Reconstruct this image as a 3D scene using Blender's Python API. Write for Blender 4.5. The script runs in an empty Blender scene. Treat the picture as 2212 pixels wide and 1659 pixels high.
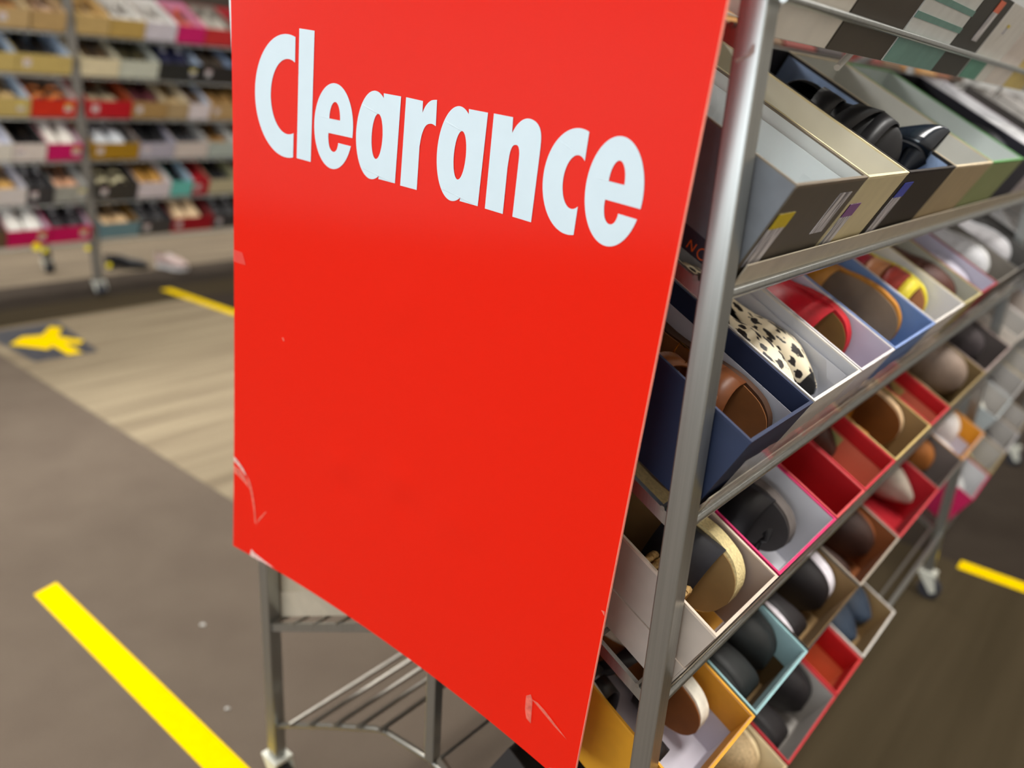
import bpy, bmesh, math, random
from mathutils import Vector, Matrix
S = bpy.context.scene
C = S.collection
random.seed(7)
PI = math.pi

# ------------------------------------------------------------------ camera, world, lights, exposure
def make_camera():
    yaw, pitch, roll = 0.67932, 0.34998, -0.06620
    cy, sy, cp, sp = math.cos(yaw), math.sin(yaw), math.cos(pitch), math.sin(pitch)
    fwd = Vector((-sy * cp, cy * cp, -sp)); right = Vector((cy, sy, 0)); down = fwd.cross(right)
    c, s = math.cos(roll), math.sin(roll)
    r2 = c * right + s * down; d2 = -s * right + c * down
    cam = bpy.data.cameras.new('camera'); o = bpy.data.objects.new('camera', cam); C.objects.link(o)
    m = Matrix.Identity(4)
    for i in range(3):
        m[i][0] = r2[i]; m[i][1] = -d2[i]; m[i][2] = -fwd[i]
    m[0][3], m[1][3], m[2][3] = 1.09004, -0.67833, 1.31334
    o.matrix_world = m
    cam.sensor_width = 36.0; cam.sensor_fit = 'HORIZONTAL'; cam.lens = 36.0 * 1752.32 / 2212.0
    cam.clip_start = 0.02; cam.clip_end = 100
    cam.dof.use_dof = True; cam.dof.focus_distance = 0.90; cam.dof.aperture_fstop = 2.2; cam.dof.aperture_blades = 0
    S.camera = o
make_camera()
S.view_settings.view_transform = 'Standard'; S.view_settings.look = 'None'
S.view_settings.exposure = 0.10; S.view_settings.gamma = 1.0; S.view_settings.use_curve_mapping = False
w = bpy.data.worlds.new('world'); S.world = w; w.use_nodes = True
w.node_tree.nodes['Background'].inputs[0].default_value = (0.9, 0.95, 1.0, 1); w.node_tree.nodes['Background'].inputs[1].default_value = 0.25
def area(name, loc, sx, sy, power, col=(1, 0.97, 0.92), rot=(0, 0, 0)):
    l = bpy.data.lights.new(name, 'AREA'); l.shape = 'RECTANGLE'; l.size = sx; l.size_y = sy; l.energy = power; l.color = col
    o = bpy.data.objects.new(name, l); C.objects.link(o); o.location = loc; o.rotation_euler = rot
    return o
CEIL = 3.3
# rows of ceiling troffers over the aisles
LIGHTS = [(-1.5, -1.6, 0.6, 2.4, 60), (-1.3, 1.4, 0.6, 2.4, 68), (-5.4, 0.6, 0.6, 2.4, 125), (-5.4, 4.0, 0.6, 2.4, 105), (0.9, -2.2, 2.4, 0.6, 10),
          (1.75, 0.7, 0.6, 2.4, 92), (1.75, 3.8, 0.6, 2.4, 30), (-1.6, 4.8, 0.6, 2.4, 50), (-3.0, -4.2, 2.4, 0.6, 50)]
# unseen bluish lights added for sheen on sign and post, outside wall openings
area('added_sheen_light', (-0.4, -6.12, 1.55), 6.4, 2.1, 190, (0.86, 0.94, 1.0), (math.radians(90), 0, 0))
area('added_sheen_light', (-8.12, -4.9, 1.55), 2.1, 2.0, 75, (0.86, 0.94, 1.0), (math.radians(90), 0, math.radians(-90)))
for x, y, sx, sy, p in LIGHTS:
    area('ceiling_lamp', (x, y, CEIL - 0.03), sx, sy, p)

# ------------------------------------------------------------------ helpers
def lin(c):
    c = c / 255.0
    return c / 12.92 if c <= 0.04045 else ((c + 0.055) / 1.055) ** 2.4
def rgb(t): return (lin(t[0]), lin(t[1]), lin(t[2]), 1.0)
MATS = {}
def mat(col, rough=0.6, metal=0.0, noise=0.06, scale=40.0, bump=0.0, spec=0.4, coat=0.0, alpha=1.0, trans=0.0):
    key = (col, rough, metal, noise, scale, bump, spec, coat, alpha, trans)
    if key in MATS: return MATS[key]
    m = bpy.data.materials.new('paint_%d_%d_%d' % col); m.use_nodes = True
    nt = m.node_tree; b = nt.nodes['Principled BSDF']
    tc = nt.nodes.new('ShaderNodeTexCoord'); n = nt.nodes.new('ShaderNodeTexNoise'); n.inputs['Scale'].default_value = scale
    nt.links.new(tc.outputs['Object'], n.inputs['Vector'])
    r = nt.nodes.new('ShaderNodeMapRange'); r.inputs[1].default_value = 0.25; r.inputs[2].default_value = 0.75
    r.inputs[3].default_value = 1 - noise * 2; r.inputs[4].default_value = 1 + noise
    nt.links.new(n.outputs['Fac'], r.inputs[0])
    mx = nt.nodes.new('ShaderNodeVectorMath'); mx.operation = 'SCALE'; mx.inputs[0].default_value = rgb(col)[:3]
    nt.links.new(r.outputs[0], mx.inputs['Scale']); nt.links.new(mx.outputs[0], b.inputs['Base Color'])
    b.inputs['Roughness'].default_value = rough; b.inputs['Metallic'].default_value = metal
    b.inputs['Specular IOR Level'].default_value = spec; b.inputs['Coat Weight'].default_value = coat
    b.inputs['Alpha'].default_value = alpha; b.inputs['Transmission Weight'].default_value = trans
    if bump:
        bp = nt.nodes.new('ShaderNodeBump'); bp.inputs['Strength'].default_value = bump; bp.inputs['Distance'].default_value = 0.002
        nt.links.new(n.outputs['Fac'], bp.inputs['Height']); nt.links.new(bp.outputs[0], b.inputs['Normal'])
    MATS[key] = m
    return m
def nodemat(name):
    m = bpy.data.materials.new(name); m.use_nodes = True
    return m, m.node_tree, m.node_tree.nodes['Principled BSDF']

class MB:
    def __init__(s): s.v = []; s.f = []
    def add(s, vs, fs):
        k = len(s.v); s.v += [tuple(v) for v in vs]; s.f += [tuple(i + k for i in f) for f in fs]; return s
    def box(s, x0, x1, y0, y1, z0, z1, M=None):
        vs = [Vector((x, y, z)) for x in (x0, x1) for y in (y0, y1) for z in (z0, z1)]
        if M is not None: vs = [M @ v for v in vs]
        return s.add(vs, [(0, 1, 3, 2), (4, 6, 7, 5), (0, 4, 5, 1), (2, 3, 7, 6), (0, 2, 6, 4), (1, 5, 7, 3)])
    def tube(s, pts, r, n=8, caps=True):
        pts = [Vector(p) for p in pts]; rings = []
        up = Vector((0.13, 0.31, 0.94)).normalized()
        for i, p in enumerate(pts):
            d = (pts[min(i + 1, len(pts) - 1)] - pts[max(i - 1, 0)]).normalized()
            a = d.cross(up)
            if a.length < 0.05: a = d.cross(Vector((1, 0, 0)))
            a.normalize(); b = d.cross(a)
            rr = r[i] if isinstance(r, (list, tuple)) else r
            rings.append([p + rr * (math.cos(2 * PI * k / n) * a + math.sin(2 * PI * k / n) * b) for k in range(n)])
        vs = [v for g in rings for v in g]; fs = []
        for i in range(len(pts) - 1):
            for k in range(n): fs.append((i * n + k, i * n + (k + 1) % n, (i + 1) * n + (k + 1) % n, (i + 1) * n + k))
        if caps: fs += [tuple(range(n))[::-1], tuple((len(pts) - 1) * n + k for k in range(n))]
        return s.add(vs, fs)
    def grid(s, rows):
        n, m = len(rows), len(rows[0]); vs = [v for r in rows for v in r]
        return s.add(vs, [(i * m + j, i * m + j + 1, (i + 1) * m + j + 1, (i + 1) * m + j) for i in range(n - 1) for j in range(m - 1)])
    def prism(s, poly, z0, z1):
        n = len(poly); vs = [(x, y, z0) for x, y in poly] + [(x, y, z1) for x, y in poly]
        return s.add(vs, [tuple(range(n))[::-1], tuple(range(n, 2 * n))] + [(i, (i + 1) % n, n + (i + 1) % n, n + i) for i in range(n)])
    def mesh(s, name, m, smooth=False):
        me = bpy.data.meshes.new(name); me.from_pydata(s.v, [], s.f); me.validate(); me.materials.append(m)
        bm = bmesh.new(); bm.from_mesh(me); bmesh.ops.recalc_face_normals(bm, faces=bm.faces[:]); bm.to_mesh(me); bm.free()
        if smooth:
            for p in me.polygons: p.use_smooth = True
            me.set_sharp_from_angle(angle=math.radians(55))
        return me
def link(name, me, parent=None):
    o = bpy.data.objects.new(name, me); C.objects.link(o)
    if parent is not None: o.parent = parent
    return o
def obj(name, mb, m, parent=None, smooth=False, bevel=0.0, label=None):
    o = link(name, mb.mesh(name, m, smooth), parent)
    if bevel:
        b = o.modifiers.new('b', 'BEVEL'); b.width = bevel; b.segments = 2; b.limit_method = 'ANGLE'
    if label: o['label'] = label
    return o
def tag(o, label, cat, group=None):
    o['label'] = label; o['category'] = cat
    if group: o['group'] = group
    return o
def thing(name, label, cat, M=None, group=None):
    o = bpy.data.objects.new(name, None); C.objects.link(o); o.empty_display_size = 0.05
    if M is not None: o.matrix_world = M
    return tag(o, label, cat, group)
def struct(o): o['kind'] = 'structure'; return o

# ------------------------------------------------------------------ carpet, room shell
def carpet(name, cols, along_y=False, streak=0.0, fine=0.25, bump=0.35):
    m, nt, b = nodemat(name)
    tc = nt.nodes.new('ShaderNodeTexCoord')
    n1 = nt.nodes.new('ShaderNodeTexNoise'); n1.inputs['Scale'].default_value = 500; n1.inputs['Detail'].default_value = 3
    nt.links.new(tc.outputs['Object'], n1.inputs['Vector'])
    mp = nt.nodes.new('ShaderNodeMapping'); mp.inputs['Scale'].default_value = (16, 0.9, 1) if along_y else (5, 5, 1)
    nt.links.new(tc.outputs['Object'], mp.inputs['Vector'])
    n2 = nt.nodes.new('ShaderNodeTexNoise'); n2.inputs['Scale'].default_value = 1.0; n2.inputs['Detail'].default_value = 4
    nt.links.new(mp.outputs[0], n2.inputs['Vector'])
    cr = nt.nodes.new('ShaderNodeValToRGB'); cr.color_ramp.elements[0].color = rgb(cols[0]); cr.color_ramp.elements[1].color = rgb(cols[1])
    cr.color_ramp.elements[0].position = 0.32; cr.color_ramp.elements[1].position = 0.68
    nt.links.new(n2.outputs['Fac'], cr.inputs[0])
    r = nt.nodes.new('ShaderNodeMapRange'); r.inputs[1].default_value = 0.3; r.inputs[2].default_value = 0.7
    r.inputs[3].default_value = 1 - fine; r.inputs[4].default_value = 1 + fine
    nt.links.new(n1.outputs['Fac'], r.inputs[0])
    mx = nt.nodes.new('ShaderNodeVectorMath'); mx.operation = 'SCALE'
    nt.links.new(cr.outputs[0], mx.inputs[0]); nt.links.new(r.outputs[0], mx.inputs['Scale'])
    nt.links.new(mx.outputs[0], b.inputs['Base Color'])
    b.inputs['Roughness'].default_value = 0.95; b.inputs['Specular IOR Level'].default_value = 0.1
    bp = nt.nodes.new('ShaderNodeBump'); bp.inputs['Strength'].default_value = bump; bp.inputs['Distance'].default_value = 0.004
    nt.links.new(n1.outputs['Fac'], bp.inputs['Height']); nt.links.new(bp.outputs[0], b.inputs['Normal'])
    return m
X0, X1, Y0, Y1 = -8.0, 3.0, -6.0, 8.0
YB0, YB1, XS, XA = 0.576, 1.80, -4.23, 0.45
g_near = carpet('grey_loop_carpet', ((104, 92, 81), (111, 99, 87)))
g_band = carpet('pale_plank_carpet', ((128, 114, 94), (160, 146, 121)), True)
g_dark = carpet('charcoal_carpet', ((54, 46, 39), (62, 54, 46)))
g_lane = carpet('taupe_plank_carpet', ((104, 93, 79), (130, 117, 99)), True)
g_brown_shade = carpet('brown_shaded_plank_carpet', ((62, 53, 37), (73, 63, 46)), True)  # plank carpet with shade put into its brown
def floor_piece(x0, x1, y0, y1, m, name='floor'):
    return struct(obj(name, MB().box(x0, x1, y0, y1, -0.1, 0.0), m))
floor_piece(-3.42, X1, Y0, YB0, g_near)
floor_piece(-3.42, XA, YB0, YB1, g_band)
floor_piece(-3.74, -3.42, -0.30, 3.2, g_brown_shade)  # soft shade in front of the far rack, put in as brown floor
floor_piece(XS, -3.74, -0.30, 3.2, g_dark)  # shade under the far rack, put in as a dark strip
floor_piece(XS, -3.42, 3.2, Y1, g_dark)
floor_piece(XS, -3.42, Y0, -0.30, g_near)
floor_piece(XA, X1, YB0, 1.96, g_brown_shade)  # right aisle: the darker plank tone carries part of its shade
floor_piece(-3.42, XA, YB1, Y1, g_dark)
floor_piece(XA, X1, 1.96, Y1, g_dark)
floor_piece(X0, XS, Y0, Y1, g_lane)
wallm = mat((226, 224, 220), 0.8); ceilm = mat((225, 224, 220), 0.9); darkwall = mat((176, 170, 162), 0.8)
struct(obj('ceiling', MB().box(X0, X1, Y0, Y1, CEIL, CEIL + 0.1), ceilm))
mbl = MB(); mbl.box(X0 - 0.1, X0, Y0, -5.9, 0, CEIL); mbl.box(X0 - 0.1, X0, -3.9, Y1, 0, CEIL); mbl.box(X0 - 0.1, X0, -5.9, -3.9, 0, 0.5); mbl.box(X0 - 0.1, X0, -5.9, -3.9, 2.6, CEIL)
struct(obj('wall_left', mbl, wallm))
struct(obj('wall_right', MB().box(X1, X1 + 0.1, Y0, Y1, 0, CEIL), darkwall))
mbw = MB(); mbw.box(X0, -3.6, Y0 - 0.1, Y0, 0, CEIL); mbw.box(2.8, X1, Y0 - 0.1, Y0, 0, CEIL); mbw.box(-3.6, 2.8, Y0 - 0.1, Y0, 0, 0.5); mbw.box(-3.6, 2.8, Y0 - 0.1, Y0, 2.6, CEIL)
struct(obj('wall_front', mbw, wallm))
struct(obj('wall_back', MB().box(X0, X1, Y1, Y1 + 0.1, 0, CEIL), wallm))

# floor tapes and the arrow sticker
tape = mat((255, 216, 0), 0.8, noise=0.02, spec=0.0)
def tape_strip(name, poly, label):
    o = obj(name, MB().prism(poly, 0.0003, 0.0012), tape); tag(o, label, 'floor tape', 'yellow floor tapes'); return o
tape_strip('floor_tape', [(-0.972, 0.001), (-0.955, -0.062), (0.25, -0.066), (0.25, -0.003)], 'long bright yellow floor tape on grey carpet beside the sign post')
tape_strip('floor_tape', [(-3.70, 1.725), (-2.40, 1.79), (-2.40, 1.845), (-3.70, 1.79)], 'yellow floor tape between pale and charcoal carpet near the far shoe rack')
tape_strip('floor_tape', [(0.808, 1.925), (1.80, 1.935), (1.80, 1.99), (0.808, 1.985)], 'yellow floor tape in the aisle behind the caster of the clearance rack')
st = obj('arrow_sticker', MB().prism([(-3.37, 0.63), (-2.79, 0.65), (-2.77, 0.925), (-3.36, 0.985)], 0.0003, 0.0012), mat((62, 64, 72), 0.5))
tag(st, 'square black floor sticker with yellow arrow on the pale carpet', 'floor sticker')
obj('arrow', MB().prism([(-3.11, 0.66), (-2.93, 0.765), (-2.98, 0.80), (-2.80, 0.80), (-2.79, 0.86), (-2.99, 0.86), (-2.92, 0.905), (-2.97, 0.945), (-3.11, 0.88), (-3.24, 0.955), (-3.30, 0.92), (-3.17, 0.83), (-3.20, 0.75)], 0.0013, 0.0018), tape, st)
lint = mat((215, 212, 205), 0.9)
for x, y, r in ((-0.545, 0.17, 0.006), (-0.245, 0.055, 0.005)):
    bmv = MB(); bmv.tube([(x, y, 0.0005), (x + r, y + r * 0.5, 0.004), (x + 1.4 * r, y + r, 0.001)], r * 0.6, 6)
    tag(obj('paper_scrap', bmv, lint, smooth=True), 'tiny white paper scrap on grey carpet %s' % ('just left of the sign' if r > 0.0055 else 'between the yellow tape and the post'), 'paper scrap')

# ------------------------------------------------------------------ the clearance sign
G = [0.06865, 0.02312, 0.57779, 0.68045, 0.64186, 0.73965, 0.00173, -0.01046, -0.01852, 0.01229, 0.10967, 0.00357, 0.04941, -0.02139]
DENT = [(0.2215, 0.2401, 0.0016), (0.3379, 0.2611, 0.0018), (0.4458, 0.2504, 0.0012), (0.3153, 0.4979, 0.001)]
def sheet(u, v, off=0.0):
    c, s = math.cos(G[0]), math.sin(G[0])
    U = u / 0.7 - 0.5; V = v / 0.85 - 0.5; k = G[6:]
    d = k[0] + k[1] * U + k[2] * V + k[3] * U * V + k[4] * U * U + k[5] * V * V + k[6] * U * U * V + k[7] * U * V * V
    for a, b, h in DENT:
        d += h * math.exp(-((u - a) ** 2 + (v - b) ** 2) / 0.0006) - 0.7 * h * math.exp(-((u - a - 0.02) ** 2 + (v - b + 0.03) ** 2) / 0.0006)
    return Vector((G[1] + c * u + s * v, -0.014 - d - off, G[2] - s * u + c * v))
SW, SH = 0.6805, 0.90
def sign_red():
    m, nt, b = nodemat('sign_red')
    tc = nt.nodes.new('ShaderNodeTexCoord'); n = nt.nodes.new('ShaderNodeTexNoise'); n.inputs['Scale'].default_value = 900
    nt.links.new(tc.outputs['Object'], n.inputs['Vector'])
    b.inputs['Base Color'].default_value = rgb((232, 25, 0))
    b.inputs['Roughness'].default_value = 0.13; b.inputs['Specular IOR Level'].default_value = 0.46
    bp = nt.nodes.new('ShaderNodeBump'); bp.inputs['Strength'].default_value = 0.06; bp.inputs['Distance'].default_value = 0.0006
    nt.links.new(n.outputs['Fac'], bp.inputs['Height']); nt.links.new(bp.outputs[0], b.inputs['Normal'])
    return m
sign = thing('clearance_sign', 'big red sign reading Clearance hung on the end of the shoe rack', 'sign', Matrix.Translation((0.36, -0.014, 0.9)))
SI = sign.matrix_world.inverted()
mb = MB(); NU, NV = 60, 76
mb.grid([[SI @ sheet(SW * j / NU, SH * i / NV) for j in range(NU + 1)] for i in range(NV + 1)])
k0 = len(mb.v); mb.grid([[SI @ sheet(SW * j / NU, SH * i / NV, -0.0022) for j in range(NU + 1)] for i in range(NV + 1)])
rim_ = [j for j in range(NU + 1)] + [i * (NU + 1) + NU for i in range(1, NV + 1)] + [NV * (NU + 1) + j for j in range(NU - 1, -1, -1)] + [i * (NU + 1) for i in range(NV - 1, 0, -1)]
for p, q in zip(rim_, rim_[1:] + rim_[:1]): mb.f.append((p, q, k0 + q, k0 + p))
face = obj('sign_face', mb, sign_red(), sign, False)
for p in face.data.polygons: p.use_smooth = True
face.data.set_sharp_from_angle(angle=math.radians(35))
# pale cut edge of the board
mb = MB()
for uu in (SW,):
    mb.grid([[SI @ sheet(uu + e, SH * i / 40, o) for e, o in ((0, 0.0004), (0.0006, 0.0002), (0.0006, -0.003))] for i in range(41)])
obj('cut_edge', mb, mat((255, 150, 130), 0.6), sign, label='pale cut edge of the board')
white = mat((210, 226, 234), 0.36, noise=0.01, spec=0.5)
def arc(cx, cy, a, b, t0, t1, n=40): return [(cx + a * math.cos(math.radians(t0 + (t1 - t0) * i / n)), cy + b * math.sin(math.radians(t0 + (t1 - t0) * i / n))) for i in range(n + 1)]
def smooth_poly(pts, n=5):
    out = []
    for i in range(len(pts) - 1):
        p0 = pts[max(i - 1, 0)]; p1 = pts[i]; p2 = pts[i + 1]; p3 = pts[min(i + 2, len(pts) - 1)]
        for k in range(n):
            t = k / n
            out.append(tuple(0.5 * (2 * p1[q] + (p2[q] - p0[q]) * t + (2 * p0[q] - 5 * p1[q] + 4 * p2[q] - p3[q]) * t * t + (3 * p1[q] - p0[q] - 3 * p2[q] + p3[q]) * t ** 3) for q in (0, 1)))
    return out + [pts[-1]]
def letter(ch, contours):
    cu = bpy.data.curves.new('letter', 'CURVE'); cu.dimensions = '2D'; cu.fill_mode = 'BOTH'
    for pts in contours:
        sp = cu.splines.new('POLY'); sp.points.add(len(pts) - 1); sp.use_cyclic_u = True
        for p, q in zip(sp.points, pts): p.co = (q[0], q[1], 0, 1)
    tmp = bpy.data.objects.new('tmp', cu); C.objects.link(tmp)
    dg = bpy.context.evaluated_depsgraph_get(); me = bpy.data.meshes.new_from_object(tmp.evaluated_get(dg))
    bpy.data.objects.remove(tmp); bpy.data.curves.remove(cu)
    bm = bmesh.new(); bm.from_mesh(me)
    for _ in range(4):   # fine enough to follow the bend of the board
        bmesh.ops.triangulate(bm, faces=bm.faces[:])
        lg = [e for e in bm.edges if e.calc_length() > 0.010]
        if not lg: break
        bmesh.ops.subdivide_edges(bm, edges=lg, cuts=1)
    bmesh.ops.triangulate(bm, faces=bm.faces[:])
    for v in bm.verts: v.co = SI @ sheet(v.co.x, v.co.y, 0.0006)
    for f in bm.faces: f.smooth = True
    bm.normal_update(); bm.to_mesh(me); bm.free()
    me.materials.clear(); me.materials.append(white)
    o = link('letter', me, sign); o['label'] = 'white letter ' + ch
def ellang(y, cy, b): return math.degrees(math.asin(max(-1, min(1, (y - cy) / b))))
def glyph_C(cx, cy, a, b, ix, ia, ib, cut):
    t = math.degrees(math.acos((cut - cx) / a)); ti = math.degrees(math.acos((cut - ix) / ia))
    return [arc(cx, cy, a, b, t, 360 - t, 60) + arc(ix, cy + 0.0005, ia, ib, 360 - ti, ti, 50)]
def glyph_e(dx, dy, k=1.0):
    cx, cy, a, b = 0.1805, 0.6903, 0.0334 * k, 0.0506
    outer = arc(cx, cy, a, b, ellang(0.6722, cy, b), -360 + ellang(0.682, cy, b) , 70)
    inner = smooth_poly([(0.1722, 0.682), (0.1724, 0.675), (0.1745, 0.6665), (0.1785, 0.6617), (0.1832, 0.6608), (0.1872, 0.6637), (0.1893, 0.669), (0.1897, 0.6725)])
    hole = [(0.1728, 0.6993), (0.1912, 0.6993)] + arc(0.182, 0.6993, 0.0092, 0.0203, 0, 180, 24)[1:-1]
    f = lambda ps: [((x - cx) * k + cx + dx, y + dy) if (x, y) not in outer else (x + dx, y + dy) for x, y in ps]
    return [f(outer) + f(inner), f(hole)]
def glyph_a(dx, dy):
    st = (0.261, 0.289, 0.6418, 0.7395)
    cx, cy, a, b = 0.2478, 0.6900, 0.0284, 0.0506
    t = math.degrees(math.acos((st[0] + 0.0006 - cx) / a))
    bowl = arc(cx, cy, a, b, t, 360 - t, 60)
    out = bowl + [(st[0], st[2]), (st[1], st[2]), (st[1], st[3]), (st[0], st[3])]
    hole = arc(0.2545, 0.690, 0.009, 0.0258, 0, 360, 40)[:-1]
    f = lambda ps: [(x + dx, y + dy) for x, y in ps]
    return [f(out), f(hole)]
letter('C', glyph_C(0.098, 0.7142, 0.0562, 0.0741, 0.1002, 0.0305, 0.0452, 0.1112))
letter('l', [[(0.1177, 0.6424), (0.1429, 0.6418), (0.143, 0.7962), (0.1174, 0.7966)]])
letter('e', glyph_e(0, 0))
letter('a', glyph_a(0, 0))
letter('r', [[(0.2979, 0.641), (0.3252, 0.641)] + smooth_poly([(0.3240, 0.690), (0.3262, 0.7035), (0.3312, 0.7135), (0.3391, 0.7168), (0.3466, 0.7152)]) + smooth_poly([(0.345, 0.7429), (0.336, 0.741), (0.3285, 0.7345), (0.3243, 0.7265)]) + [(0.3236, 0.739), (0.2969, 0.7397)]])
letter('a', glyph_a(0.1325, 0.0002))
letter('n', [[(0.4323, 0.6418), (0.4591, 0.6416)] + smooth_poly([(0.4578, 0.690), (0.4587, 0.7045), (0.4613, 0.7118), (0.4656, 0.714), (0.4695, 0.7125), (0.4717, 0.706), (0.4722, 0.695)]) + [(0.4731, 0.6418), (0.4999, 0.6418)] + smooth_poly([(0.4993, 0.708), (0.4985, 0.7245), (0.4955, 0.734), (0.489, 0.7398), (0.4795, 0.7418), (0.471, 0.7395), (0.4635, 0.733), (0.4584, 0.7248)]) + [(0.4572, 0.7401), (0.4299, 0.7401)]])
letter('c', glyph_C(0.548, 0.6915, 0.0401, 0.0508, 0.5497, 0.0154, 0.0257, 0.558))
letter('e', glyph_e(0.4180, 0.0018, 1.035))
# torn tape and scuffs left on the board
scuff = mat((255, 225, 215), 0.25, noise=0.2, scale=150, alpha=0.75, spec=0.6)
faint = mat((255, 150, 130), 0.3, noise=0.2, scale=150, alpha=0.55, spec=0.6)
def scrap(poly, m, off=0.0012):
    mb = MB(); mb.add([SI @ sheet(u, v, off) for u, v in poly], [tuple(range(len(poly)))]); obj('tape_remnant', mb, m, sign)
scrap([(0.0012, 0.166), (0.010, 0.162), (0.022, 0.153), (0.030, 0.143), (0.026, 0.143), (0.014, 0.152), (0.0012, 0.158)], scuff, 0.0014)
scrap([(0.030, 0.146), (0.038, 0.135), (0.044, 0.119), (0.049, 0.098), (0.0515, 0.080), (0.053, 0.064), (0.050, 0.066), (0.047, 0.088), (0.041, 0.112), (0.034, 0.130)], faint)
scrap([(0.0012, 0.150), (0.014, 0.148), (0.028, 0.138), (0.036, 0.122), (0.030, 0.126), (0.014, 0.134), (0.0012, 0.138)], faint)
scrap([(0.0525, 0.0564), (0.0564, 0.0684), (0.0763, 0.0973), (0.0724, 0.095), (0.058, 0.076)], faint)
scrap([(0.040, 0.0005), (0.058, 0.0005), (0.098, 0.003), (0.074, 0.006), (0.050, 0.010), (0.044, 0.014)], scuff)
scrap([(0.593, 0.0815), (0.5995, 0.0886), (0.6035, 0.082), (0.6055, 0.060), (0.6066, 0.0476), (0.5985, 0.050), (0.5945, 0.062)], faint)
scrap([(0.6021, 0.083), (0.6117, 0.0847), (0.6234, 0.082), (0.6621, 0.0667), (0.640, 0.071), (0.6206, 0.0771)], faint)
scrap([(0.0005, 0.4962), (0.0184, 0.4958), (0.0248, 0.4792), (0.0111, 0.4787), (0.0005, 0.4793)], mat((250, 95, 85), 0.3, alpha=0.6))
scrap([(0.6746, 0.2632), (0.6796, 0.2647), (0.6801, 0.2589)], faint)
scrap([(0.0985, 0.3917), (0.1015, 0.392), (0.104, 0.388), (0.1015, 0.387)], faint)
scrap([(0.6434, 0.006), (0.654, 0.014), (0.664, 0.0186), (0.660, 0.010)], faint)

# ------------------------------------------------------------------ the rolling shoe racks
ALPHA = math.radians(28); CA, SA = math.cos(ALPHA), math.sin(ALPHA)
steel, _nt, _b = nodemat('brushed_steel')
_tc = _nt.nodes.new('ShaderNodeTexCoord'); _mp = _nt.nodes.new('ShaderNodeMapping'); _mp.inputs['Scale'].default_value = (220, 220, 3)
_nt.links.new(_tc.outputs['Object'], _mp.inputs[0]); _n = _nt.nodes.new('ShaderNodeTexNoise'); _n.inputs['Scale'].default_value = 1.0; _n.inputs['Detail'].default_value = 3
_nt.links.new(_mp.outputs[0], _n.inputs['Vector'])
_cr = _nt.nodes.new('ShaderNodeValToRGB'); _cr.color_ramp.elements[0].color = rgb((150, 151, 147)); _cr.color_ramp.elements[1].color = rgb((186, 187, 183))
_nt.links.new(_n.outputs['Fac'], _cr.inputs[0]); _nt.links.new(_cr.outputs[0], _b.inputs['Base Color'])
_b.inputs['Metallic'].default_value = 0.88; _b.inputs['Roughness'].default_value = 0.30
wirem = mat((150, 146, 138), 0.35, 0.8); lipm = mat((206, 194, 172), 0.4, 0.25); zinc = mat((222, 222, 210), 0.4, 0.2); rubber = mat((52, 52, 58), 0.7)
clear = mat((235, 232, 228), 0.12, alpha=0.55, noise=0.12, scale=30, spec=0.8, bump=0.5)
graypost = mat((122, 118, 112), 0.45, 0.4)
def caster(rack, x, y):
    c = obj('caster', MB().box(x - 0.024, x + 0.024, y - 0.02, y + 0.02, 0.075, 0.083), zinc, rack, bevel=0.002)
    for s in (-1, 1): obj('fork', MB().prism([(x - 0.02, 0.075), (x + 0.02, 0.075), (x + 0.034, 0.03), (x + 0.020, 0.022)], y + s * 0.018 - 0.002, y + s * 0.018 + 0.002), zinc, c).matrix_local = Matrix(((1, 0, 0, 0), (0, 0, 1, 0), (0, 1, 0, 0), (0, 0, 0, 1)))
    wh = MB(); wh.tube([(x + 0.014, y - 0.012, 0.031), (x + 0.014, y + 0.012, 0.031)], 0.031, 20)
    obj('wheel', wh, rubber, c, True, bevel=0.004)
    obj('stem', MB().tube([(x, y, 0.08), (x, y, 0.10)], 0.008, 10), zinc, c, True)
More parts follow.
